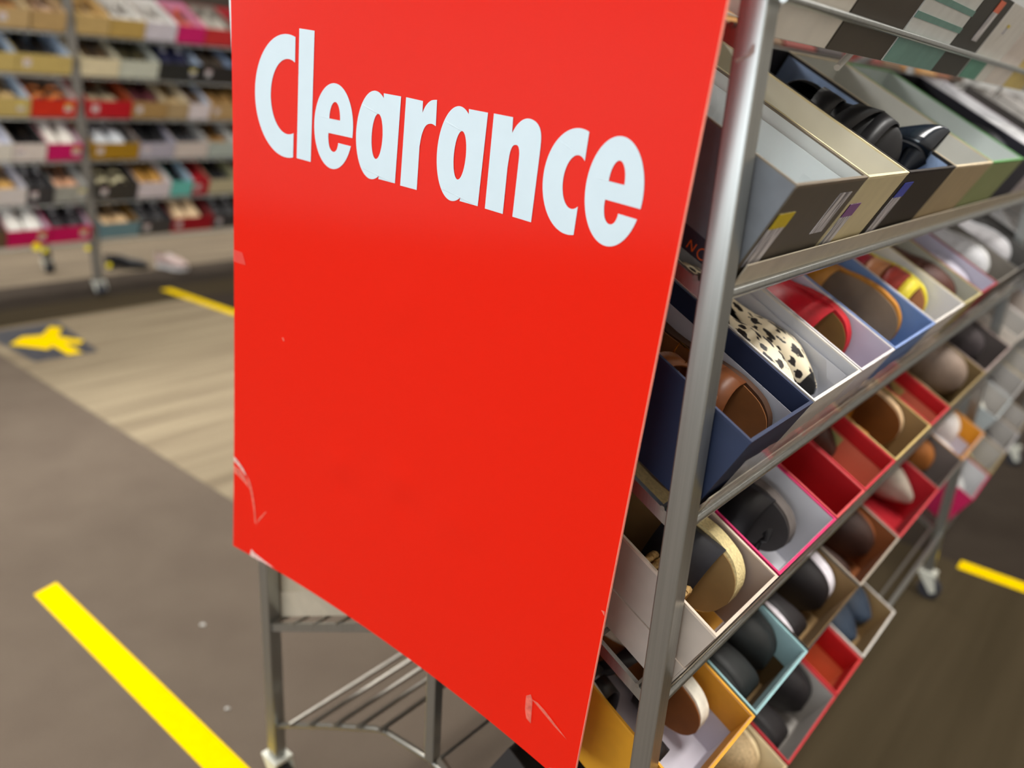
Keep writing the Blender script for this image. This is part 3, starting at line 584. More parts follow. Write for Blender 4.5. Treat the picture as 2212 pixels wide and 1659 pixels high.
# row, y0, y1, what it looks like, outer, lining, options
NEAR = [
 ('Z', .030, .170, 'taupe white shoebox at the post', (218, 210, 198), (225, 220, 210), {}),
 ('Z', .175, .345, 'dark brown shoebox between pale ones', (72, 64, 54), (90, 84, 78), {}),
 ('Z', .350, .552, 'white shoebox with green bands', (226, 228, 226), (120, 160, 150), dict(bands=(116, 156, 146))),
 ('Z', .556, .698, 'black shoebox with an orange and white label', (64, 62, 56), (80, 76, 70), dict(stickers=[(.07, .05, .03, .055, (235, 110, 70))])),
 ('Z', .702, .870, 'white shoebox with green foot and yellow dot', (222, 218, 212), (200, 200, 196), dict(stickers=[(.05, .07, .014, .014, (225, 200, 50))], foot=(96, 150, 130))),
 ('Z', .875, 1.022, 'pinkish white shoebox with coral dot', (224, 212, 204), (205, 200, 196), dict(stickers=[(.05, .08, .016, .016, (235, 130, 110))])),
 ('Z', 1.027, 1.20, 'yellow kraft shoebox', (220, 194, 118), (190, 160, 100), {}),
 ('Z', 1.205, 1.40, 'pale grey shoebox', (190, 186, 180), (190, 186, 180), {}),
 ('A', .029, .217, 'open dark grey shoebox with yellow price sticker and white paper', (98, 90, 78), (222, 226, 224), dict(tissue=(224, 232, 234), rim=(120, 108, 92), stickers=[(.006, .020, .036, .06, (222, 196, 20)), (.135, .044, .034, .05, None)], side=(112, 116, 122), nc=True)),
 ('A', .222, .365, 'open cream shoebox with purple and white sticker', (220, 206, 164), (236, 232, 216), dict(rim=(236, 222, 180), stickers=[(.006, .016, .034, .06, (140, 90, 150))])),
 ('A', .370, .588, 'black shoebox with blue label and blue paper holding black heels', (52, 44, 34), (36, 34, 38), dict(tissue=(160, 184, 222), rim=(40, 32, 28), wall=.9, stickers=[(.012, .02, .036, .075, (80, 90, 190))])),
 ('A', .594, .830, 'kraft shoebox with pale lining beside the green rimmed one', (182, 162, 126), (206, 206, 200), dict(rim=(214, 196, 164))),
 ('A', .836, 1.095, 'pale shoebox with green rim', (150, 160, 110), (200, 208, 206), dict(rim=(96, 156, 84))),
 ('A', 1.10, 1.30, 'navy black shoebox', (40, 40, 56), (30, 30, 40), {}),
 ('A', 1.306, 1.52, 'pale purple shoebox', (190, 180, 186), (208, 208, 212), {}),
 ('B', .029, .188, 'open navy shoebox holding brown sandals at the post', (34, 46, 76), (34, 46, 78), dict(tissue=(206, 208, 220), wall=.72, amp=.004, rim=(40, 50, 80))),
 ('B', .193, .350, 'white lined shoebox holding leopard print flats', (212, 206, 200), (214, 216, 222), dict(rim=(228, 222, 214), tissue=(216, 218, 226))),
 ('B', .354, .490, 'lilac lined shoebox holding red slides', (214, 208, 212), (208, 202, 218), dict(rim=(222, 216, 218))),
 ('B', .495, .702, 'sky blue shoebox holding mustard sandals', (112, 140, 190), (112, 144, 196), dict(rim=(128, 152, 204))),
 ('B', .707, .898, 'white shoebox holding red and yellow strappy sandals', (222, 216, 212), (218, 218, 222), dict(rim=(226, 220, 214))),
 ('B', .903, 1.036, 'olive rimmed shoebox holding dark brown shoe', (186, 172, 120), (186, 184, 170), dict(rim=(192, 178, 126))),
 ('B', 1.040, 1.178, 'red rimmed shoebox with lilac lining', (150, 40, 50), (196, 192, 208), dict(rim=(160, 44, 54))),
 ('B', 1.183, 1.40, 'grey shoebox holding white sneakers', (128, 122, 114), (120, 114, 106), {}),
 ('B', 1.406, 1.64, 'dark grey shoebox holding pale shoes', (98, 96, 94), (80, 78, 76), {}),
 ('C', .029, .190, 'taupe shoebox standing in its lid with espadrilles', (182, 168, 156), (172, 156, 148), dict(lid=(186, 172, 160), rim=(214, 196, 178), floor=(205, 145, 50))),
 ('C', .195, .389, 'magenta rimmed shoebox with white lining and black wedge', (206, 40, 100), (214, 214, 220), dict(rim=(212, 40, 104))),
 ('C', .393, .510, 'deep red empty shoebox', (196, 40, 48), (176, 6, 18), dict(rim=(206, 74, 76))),
 ('C', .514, .662, 'red shoebox with salmon lining and brown heel', (200, 52, 58), SAL, dict(rim=(196, 36, 50), patch=(180, 196, 130), redwall=True)),
 ('C', .666, .880, 'gold kraft shoebox holding mustard sandals', (196, 170, 106), (152, 122, 80), dict(rim=(200, 172, 108))),
 ('C', .885, 1.016, 'red shoebox with salmon lining and green tag', (200, 52, 58), SAL, dict(rim=(196, 48, 56), patch=(186, 190, 120), redwall=True)),
 ('C', 1.022, 1.335, 'wide kraft shoebox holding grey suede shoe', (140, 118, 76), (120, 98, 62), dict(rim=(150, 128, 84))),
 ('C', 1.340, 1.63, 'pinkish grey shoebox with orange paper', (150, 140, 134), (80, 72, 70), dict(rim=(170, 150, 144))),
 ('D', .029, .212, 'mustard orange shoebox with white lining and white soled wedges', (224, 158, 34), (212, 206, 216), dict(rim=(230, 164, 44), topband=(206, 140, 30))),
 ('D', .217, .396, 'teal shoebox holding black boots', (132, 176, 184), (96, 74, 42), dict(rim=(150, 190, 194), topband=(160, 192, 196))),
 ('D', .401, .631, 'kraft lined shoebox holding black and white sneakers', (58, 48, 40), (140, 112, 74), {}),
 ('D', .636, .858, 'grey shoebox holding dark brown loafers', (170, 160, 146), (140, 80, 40), dict(rim=(168, 156, 142))),
 ('D', .863, 1.147, 'red shoebox holding grey pointed flats', (196, 44, 54), (176, 20, 34), dict(rim=(206, 66, 70))),
 ('D', 1.152, 1.36, 'grey rimmed shoebox holding tan loafers', (124, 110, 100), (110, 100, 96), {}),
 ('D', 1.365, 1.60, 'orange shoebox holding white sneaker', (220, 146, 40), (216, 208, 216), dict(topband=(218, 146, 30))),
 ('E', .215, .430, 'cream shoebox holding fuzzy tan slippers', (222, 200, 160), (226, 206, 166), {}),
 ('E', .436, .655, 'red rimmed shoebox with grey lining and black boots', (190, 40, 48), (176, 170, 164), dict(rim=(196, 46, 54))),
 ('E', .660, .796, 'small red shoebox with salmon lining', (206, 44, 50), (226, 126, 86), dict(rim=(210, 50, 56), topband=(186, 8, 16))),
 ('E', .805, 1.012, 'white shoebox with kraft inside holding shiny navy flats', (226, 220, 210), (160, 132, 90), dict(rim=(226, 220, 212))),
 ('E', .030, .210, 'black shoebox added to deepen the dark at the near post', (48, 46, 46), (60, 58, 58), {}),  # extra box, put in to darken the floor under the rack
]
BOX = {}
cnt = {}
for row, y0, y1, desc, outer, inner, op in NEAR:
    i = cnt.get(row, 0); cnt[row] = i + 1
    w_ = y1 - y0; M = boxM(0.768, y0, ROWZ[row])
    r = shoebox(desc + ", clearance rack's %s tier" % TIER[row] if len(desc.split()) <= 12 else desc, M, w_, outer, inner, rim=op.get('rim'), group=NG, stickers=op.get('stickers', ()), lid=op.get('lid'))
    BOX[(row, i)] = (M, w_, r)
    if 'tissue' in op: tissue(r, w_, op['tissue'], seed=len(BOX), wall=op.get('wall', .8), amp=op.get('amp', .014))
    if 'bands' in op:
        obj('color_band', MB().box(0.0003, 0.0012, 0, w_, 0.001, 0.036), mat(op['bands'], 0.5), r)
        for z in (0.052, 0.074, 0.096): obj('color_band', MB().box(0.0003, 0.0012, 0, w_, z, z + 0.007), mat(op['bands'], 0.5), r)
    if 'foot' in op: obj('color_band', MB().box(0.0003, 0.0012, 0, w_ * 0.6, 0.001, 0.036), mat(op['foot'], 0.5), r)
    if 'topband' in op:
        mb = MB(); a = 0.0038; mb.box(-0.296, -0.004, w_ - a - 0.0006, w_ - a, 0.062, 0.1085); mb.box(-0.0045, -0.0039, 0.005, w_ - 0.005, 0.062, 0.1085); mb.box(-0.296, -0.004, a, a + 0.0006, 0.062, 0.1085)
        obj('inner_band', mb, mat(op['topband'], 0.6), r)
    if 'redwall' in op:
        obj('inner_band', MB().box(-0.296, -0.004, w_ - 0.0046, w_ - 0.0040, 0.084, 0.1085), mat((176, 8, 20), 0.6), r)
    if 'patch' in op: obj('green_tag', MB().box(-0.16, -0.08, w_ - 0.0052, w_ - 0.0048, 0.052, 0.080), mat(op['patch'], 0.7), r, label='pale green tag')
    if 'floor' in op: obj('orange_paper', MB().box(-0.29, -0.006, 0.006, w_ - 0.006, 0.0042, 0.0052), mat(op['floor'], 0.7), r)
    if 'side' in op: obj('side_panel', MB().box(-0.299, -0.001, -0.0008, -0.0003, 0.001, 0.109), mat(op['side'], 0.6), r, label='slate grey long side')
    if 'nc' in op:
        obj('side_band', MB().box(-0.299, -0.001, -0.0014, -0.0009, 0.0006, 0.0215), mat((52, 52, 64), 0.5), r, label='dark lower band with orange letters')
        org = mat((240, 110, 40), 0.5)
        def bar(p, q, x0):
            a = Vector((p[0] - q[0], 0, p[1] - q[1])); n = Vector((-a.z, 0, a.x)).normalized() * 0.00055
            vs = [Vector((x0 + c[0], yy, c[1])) + s_ * n for yy in (-0.0021, -0.0015) for c, s_ in ((p, 1), (p, -1), (q, -1), (q, 1))]
            return vs, [(0, 1, 2, 3), (7, 6, 5, 4), (0, 4, 5, 1), (1, 5, 6, 2), (2, 6, 7, 3), (3, 7, 4, 0)]
        mb = MB()
        for p, q in (((0, 0.004), (0, 0.0125)), ((0, 0.0125), (0.0072, 0.004)), ((0.0072, 0.004), (0.0072, 0.0125))): mb.add(*bar(p, q, -0.0525))
        obj('letter', mb, org, r, label='orange letter N')
        mb = MB(); pts = [(0.0055 + 0.0052 * math.cos(math.radians(a)), 0.0085 + 0.0052 * math.sin(math.radians(a))) for a in range(45, 316, 18)]
        for p, q in zip(pts, pts[1:]): mb.add(*bar(p, q, -0.0405))
        obj('letter', mb, org, r, label='orange letter C')

def put(row, i, local, style, cu, label, **kw):
    M, w_, r = BOX[(row, i)]
    return shoe(label, M @ local, style, cu, group=NSG, **kw)
def lie(k, w_, W, L, x=-0.285, tip=90, lift=0.007):
    """shoes lie on their sides: k=1 sole to the far wall, toe to the aisle; k=0 sole to the near wall, heel to the aisle"""
    return T(x, w_ - 0.010, W / 2 + lift, tip, 0, 0) if k else T(-0.016, 0.010, W / 2 + lift, tip, 0, 180)
def pair(row, i, style, cu, desc, L=0.245, W=None, tip=90, lift=0.007, x=-0.285, flip=False, **kw):
    M, w_, r = BOX[(row, i)]
    W = W or 0.084
    for k in (0, 1):
        put(row, i, lie(k, w_, W, L, x, tip, lift), style, cu, ('%s %s, %s' % ('near' if k == 0 else 'far', desc, 'clearance rack %s tier' % TIER[row])), L=L, W=W, **kw)
BRN, BLK, TAN = (120, 66, 26), (30, 28, 30), (176, 122, 66)
# second tier: black strappy heels, dark shoes
put('A', 2, T(-0.205, 0.104, 0.062, 60, -2, 0), 'loafer', (20, 19, 22), 'black suede shoe heaped in the black box with blue paper', L=0.165, W=0.11, cs=(20, 20, 24), ci=(26, 25, 28), extra=dict(straps=[(.36, .030, .064, .04, (20, 19, 22)), (.58, .026, .070, -.05, (22, 21, 24)), (.80, .022, .066, .03, (24, 23, 26))]))
put('A', 2, T(-0.026, 0.128, 0.060, 36, 10, 172), 'pump', (24, 28, 36), 'shiny black heeled shoe lying heel forward in the blue papered box', L=0.17, W=0.075, cs=(24, 26, 32), ci=(30, 30, 34), um=mat((24, 32, 42), 0.18, spec=0.8, noise=0.02))
pair('A', 5, 'loafer', (30, 30, 42), 'dark navy loafer in the navy box', ci=(40, 40, 50), cs=(28, 28, 34), W=.092)
pair('A', 6, 'sneaker', (206, 206, 210), 'white sneaker in the pale purple box', ci=(180, 180, 186), cs=(230, 230, 230), W=.098)
# third tier
put('B', 0, T(-0.252, 0.043, 0.030, 2, -1, 0), 'sandal', (120, 66, 26), 'brown leather sandal with gold buckle, nearer in navy box', ci=(132, 82, 40), cs=(70, 42, 22), L=0.235, W=0.072, extra=dict(straps=[(.76, .030, .044, .05, (118, 66, 28)), (.56, .020, .050, -.06, (128, 72, 30)), (.14, .022, .060, .0, (112, 60, 24))], buckle=(.56, .048, .12)))
put('B', 0, T(-0.245, 0.142, 0.044, 84, -2, -1), 'sandal', (112, 60, 24), 'brown leather sandal with gold buckle, farther in navy box', ci=(132, 82, 40), cs=(70, 42, 22), L=0.235, W=0.072, extra=dict(straps=[(.76, .030, .044, .05, (110, 60, 26)), (.55, .020, .050, -.06, (120, 66, 28)), (.14, .022, .060, .0, (108, 58, 24))], buckle=(.80, .050, .1)))
put('B', 1, T(-0.275, 0.060, 0.056, 30, 0, 0), 'pointed', (240, 225, 190), 'leopard print pointed flat with black lining, nearer of the pair', um=LEO, ci=(24, 22, 22), cs=(22, 20, 22), L=0.258, W=0.086, extra=dict(studs=1, toecap=(14, 14, 16)))
put('B', 1, T(-0.272, 0.136, 0.056, 74, 0, 0), 'pointed', (240, 225, 190), 'leopard print pointed flat against the white lining, farther of the pair', um=LEO, ci=(24, 22, 22), cs=(22, 20, 22), L=0.25, W=0.080, extra=dict(toecap=(14, 14, 16)))
put('B', 2, T(-0.280, 0.126, 0.058, 90, 0, 0), 'slide', (204, 24, 40), 'red slide with one wide band, lilac lined box', ci=(122, 92, 40), cs=(196, 24, 36), L=0.235, W=0.104, extra=dict(straps=[(.62, .085, .056, .0, (206, 24, 42))]))
def both(row, i, style, cu, desc, box, W, L=0.245, **kw):
    M, w_, r = BOX[(row, i)]
    for k in (0, 1): put(row, i, lie(k, w_, W, L), style, cu, '%s, %s in the %s' % (desc, 'farther' if k else 'nearer', box), L=L, W=W, **kw)
both('B', 3, 'sandal', (196, 132, 40), 'mustard sandal with wide straps', 'sky blue box', .098, L=.255, ci=(150, 128, 104), cs=(196, 132, 46), extra=dict(straps=[(.40, .05, .054, .02, (200, 136, 44)), (.22, .03, .058, .04, (192, 126, 30))], buckle=(.3, .06, .2)))
both('B', 4, 'sandal', (180, 60, 60), 'red tan and yellow strappy sandal', 'white box', .092, ci=(190, 130, 92), cs=(236, 220, 60), extra=dict(straps=[(.84, .024, .044, .02, (240, 222, 70)), (.72, .034, .048, .02, (182, 66, 56)), (.58, .030, .052, .03, (206, 140, 96)), (.44, .022, .056, .0, (170, 40, 60))]))
put('B', 5, T(-0.268, 0.122, 0.058, 90), 'loafer', (84, 46, 36), 'dark brown shoe alone in the olive rimmed box', ci=(70, 44, 36), cs=(60, 36, 30), W=0.092)
put('B', 6, T(-0.268, 0.126, 0.050, 90), 'flat', (190, 186, 200), 'pale lilac flat in the red rimmed box', ci=(200, 196, 206), cs=(190, 186, 200), W=0.088)
pair('B', 7, 'sneaker', (208, 208, 212), 'white sneaker in the grey box', ci=(60, 60, 58), cs=(214, 214, 214), W=.098)
pair('B', 8, 'sneaker', (196, 194, 198), 'pale sneaker in the dark grey box', ci=(36, 36, 38), cs=(200, 200, 204), W=.098)
# fourth tier
put('C', 0, T(-0.272, 0.142, 0.058, 80, 0, 0), 'espadrille', (44, 46, 52), 'tan espadrille sandal with jute sole and black strap, taupe box', ci=(150, 120, 76), cs=(232, 212, 156), L=0.255, W=0.098, extra=dict(straps=[(.70, .075, .030, .02, (48, 48, 54))]))
put('C', 0, T(-0.030, 0.010, 0.048, 90, 0, 180), 'sandal', (190, 156, 100), 'tan sandal with raffia ankle rings, taupe box', ci=(156, 126, 80), cs=(186, 164, 116), L=0.235, W=0.078, extra=dict(straps=[(.52, .05, .026, .02, (40, 36, 36))], rings=(.12, .022)))
put('C', 1, T(-0.285, 0.040, 0.012, 0, 0, 0), 'boot', (26, 24, 26), 'black ankle boot in the magenta rimmed box', cs=(70, 66, 66), ci=(30, 28, 30), W=0.064, L=0.215)
put('C', 1, T(-0.255, 0.176, 0.050, 86, 0, -3), 'wedge', (40, 38, 40), 'black wedge lying on its side with grey sole, magenta rimmed box', cs=(104, 96, 92), ci=(60, 56, 56), W=0.080, L=0.235, extra=dict(straps=[(.70, .05, .040, .02, (34, 32, 34))], bow=(.9, (26, 24, 26))))
put('C', 3, T(-0.275, 0.140, 0.052, 90, 0, 0), 'pump', (74, 52, 44), 'brown pump in the nearer red and salmon box', ci=(214, 124, 98), cs=(60, 40, 34), W=0.084, L=0.20, extra=dict(bow=(.62, (60, 40, 34))))
both('C', 4, 'sandal', (196, 124, 30), 'mustard cutout sandal', 'gold kraft box', .098, L=.258, ci=(124, 70, 18), cs=(226, 192, 150), extra=dict(straps=[(.62, .03, .044, .05, (200, 128, 36)), (.50, .026, .050, -.06, (206, 134, 40)), (.38, .026, .054, .04, (196, 122, 30)), (.22, .024, .05, .0, (190, 118, 30))]))
put('C', 5, T(-0.275, 0.122, 0.050, 90), 'pump', (80, 56, 48), 'brown pump in the farther red and salmon box', ci=(214, 124, 98), cs=(60, 40, 34), W=0.080, L=0.19)
both('C', 6, 'loafer', (156, 136, 122), 'wide grey suede shoe', 'wide kraft box', .104, L=.27, ci=(120, 104, 92), cs=(130, 110, 84))
pair('C', 7, 'loafer', (84, 76, 78), 'grey loafer in the pinkish grey box', ci=(210, 140, 50), cs=(60, 56, 56), W=.095)
# fifth tier
put('D', 0, T(-0.016, 0.012, 0.050, 90, 0, 180), 'sandal', (34, 30, 30), 'black strappy sandal with white sole, nearer in mustard box', ci=(120, 60, 20), cs=(246, 238, 220), W=0.082, L=0.25, extra=dict(straps=[(.72, .04, .044, .03, (30, 28, 30)), (.5, .025, .04, -.05, (34, 32, 34)), (.16, .02, .04, .0, (30, 28, 30))]))
put('D', 0, T(-0.285, 0.160, 0.054, 90, 0, 0), 'wedge', (110, 62, 22), 'wedge sandal with notched white sole, farther in mustard box', ci=(140, 82, 30), cs=(250, 244, 228), W=0.082, L=0.25, extra=dict(straps=[(.72, .04, .030, .03, (44, 40, 40)), (.45, .025, .034, -.05, (34, 32, 34))], notch=1))
pair('D', 1, 'boot', (38, 40, 40), 'black boot in the teal box', ci=(30, 30, 32), cs=(26, 28, 28), L=0.26, W=.098)
both('D', 2, 'sneaker', (38, 34, 36), 'black sneaker with white sole', 'kraft lined box', .098, L=.265, ci=(50, 46, 48), cs=(238, 232, 240), extra=dict(lace=(120, 118, 122)))
pair('D', 3, 'loafer', (66, 46, 40), 'dark brown loafer in the grey box', ci=(60, 40, 34), cs=(150, 84, 44), L=0.265, W=.096)
both('D', 4, 'pointed', (188, 178, 162), 'speckled grey pointed flat', 'red box', .094, L=.265, ci=(150, 130, 118), cs=(120, 60, 40))
pair('D', 5, 'loafer', (176, 108, 52), 'tan loafer in the grey rimmed box', ci=(120, 66, 26), cs=(90, 50, 24), W=.094)
pair('D', 6, 'sneaker', (232, 226, 224), 'white sneaker in the orange box', ci=(150, 140, 140), cs=(244, 236, 226), W=.098)
# lowest tier
both('E', 0, 'loafer', (206, 178, 136), 'fuzzy tan slipper', 'cream box', .100, L=.26, ci=(220, 196, 150), cs=(236, 214, 170), um=mat((206, 178, 136), 0.9, noise=0.2, scale=220, bump=0.8))
pair('E', 1, 'boot', (36, 32, 34), 'black boot in the red rimmed lowest box', ci=(24, 22, 24), cs=(26, 24, 26), L=0.262, W=.10)
for k, yy in enumerate((.055, .148)):
    put('E', 3, T(-0.275, yy, 0.052, 0, -4), 'loafer', (48, 66, 86), 'shiny navy round toed shoe, %s in white and kraft box' % ('nearer' if k == 0 else 'farther'), ci=(60, 60, 64), cs=(30, 36, 40), W=0.088, L=0.25, um=mat((44, 60, 80), 0.22, spec=0.8, noise=0.02))
# far side of the clearance rack: the one box that shows under the sign
M = boxM(0.012, 0.215, 0.388, -1)
shoebox('beige shoebox on the clearance rack shelf under the sign', M, 0.185, (176, 164, 142), (190, 180, 160), group=NG, rim=(196, 184, 160), lid=(180, 168, 148))

FSC = [(146, 104, 60), (196, 150, 96), (120, 52, 44), (84, 60, 44), (170, 120, 60), (60, 52, 50), (150, 96, 70), (110, 84, 60)]
for q, (z, nm) in enumerate(((1.30, 'top'), (1.07, 'second'), (0.84, 'third'))):
    for i in range(8):
        M = boxM(0.012, 0.215 + i * 0.2, z, -1)
        shoebox("shoebox on the hidden side's %s tier of the clearance rack, %s from the sign" % (nm, ORD[i]), M, 0.185, h=(0.11, 0.13, 0.12)[q], outer=FSC[(i * 3 + q) % 8], inner=(120, 104, 84), group='shoeboxes on the hidden side of the clearance rack')
# second bay beyond the far post
rack2 = thing('shoe_rack', 'grey steel shoe rack standing beyond the clearance rack in the aisle', 'shoe rack', Matrix.Identity(4))
BY0 = RL + PS + 0.012; BL = 1.25
for x in (0.0, RW - PS): post(rack2, x, BY0 + BL, 1.95)
for k, z in ROWZ.items(): shelf(rack2, 0.768, z, BY0, BY0 + BL + PS, 1, channel=0.0, lip=False)
shelf(rack2, 0.012, 1.30, BY0, BY0 + BL + PS, -1, channel=0.0, lip=False)
for i in range(6):
    shoebox("shoebox on the hidden side's top tier beyond the far post, %s along" % ORD[i], boxM(0.012, BY0 + 0.22 + i * 0.2, 1.30, -1), 0.185, FSC[(i * 5 + 2) % 8], (120, 104, 84), group='shoeboxes on the rack beyond')
BAY = [
 ('A', 'loafer', BLK, (60, 56, 54)), ('A', 'flat', WH, (196, 190, 186)), ('A', 'flat', BLK, (150, 146, 150)),
 ('B', 'sneaker', WH, (70, 68, 66)), ('B', 'loafer', BLK, (205, 205, 208)), ('B', 'flat', (214, 206, 196), (98, 96, 94)), ('B', 'flat', BLK, (186, 182, 178)),
 ('C', 'flat', (226, 216, 200), (216, 206, 196)), ('C', 'loafer', (210, 140, 40), (208, 204, 206)), ('C', 'sneaker', (196, 196, 206), (150, 142, 136)), ('C', 'sneaker', WH, (120, 124, 190)), ('C', 'flat', BLK, (190, 186, 180)),
 ('D', 'sneaker', (222, 220, 208), (176, 186, 190)), ('D', 'boot', BLK, (190, 186, 184)), ('D', 'flat', (216, 208, 178), (198, 180, 140)), ('D', 'loafer', BLK, (200, 196, 196)),
 ('E', 'sneaker', (216, 216, 214), MAG), ('E', 'flat', (226, 214, 160), (168, 142, 88)), ('E', 'loafer', BLK, (200, 194, 196)), ('E', 'flat', (190, 186, 180), (160, 140, 110))]
COLN = {MAG: 'magenta', WH: 'white', BLK: 'black'}
cnt2 = {}
for row, sty, cu, bc in BAY:
    i = cnt2.get(row, 0); cnt2[row] = i + 1
    y0 = BY0 + 0.03 + i * 0.235; M = boxM(0.768, y0, ROWZ[row]); BOX[('2' + row, i)] = (M, 0.22, None)
    shoebox("shoebox on the %s tier beyond the clearance rack's far post, %s along" % (TIER[row], ORD[i]), M, 0.22, bc, (180, 176, 172) if bc != MAG else (206, 206, 208), group='shoeboxes on the rack beyond', rim=bc)
    for k, s in enumerate((-1, 1)):
        shoe("%s %s in the %s tier's %s box beyond the far post" % ('nearer' if s < 0 else 'farther', {'sneaker': 'sneaker', 'flat': 'flat shoe', 'loafer': 'loafer', 'boot': 'boot'}[sty], TIER[row], ORD[i]), M @ T(-0.28, 0.11 + s * 0.05, 0.012), sty, cu, ci=(90, 86, 84), cs=(200, 196, 190) if sty == 'sneaker' else (50, 46, 44), W=0.092, L=0.255, group='shoes on the rack beyond')

# ------------------------------------------------------------------ far rack across the aisle
XF = -3.77
rack3 = thing('shoe_rack', 'long grey shoe rack of open boxes across the aisle behind the sign', 'shoe rack', Matrix.Identity(4))
FZ = [1.462, 1.250, 1.030, 0.803, 0.575, 0.352]     # bottom front edges, top tier first
FY = [(-0.28, 1.375), (1.429, 3.09)]
for x in (XF - PS - 0.012, XF - 0.76):
    for y in (1.376, 1.402, 3.10): post(rack3, x, y, 2.0, m=graypost)
for y0, y1 in FY:
    for z in FZ: shelf(rack3, XF - 0.012, z - 0.03, y0, y1, 1, channel=0.0, lip=False)
PB = (190, 206, 226)
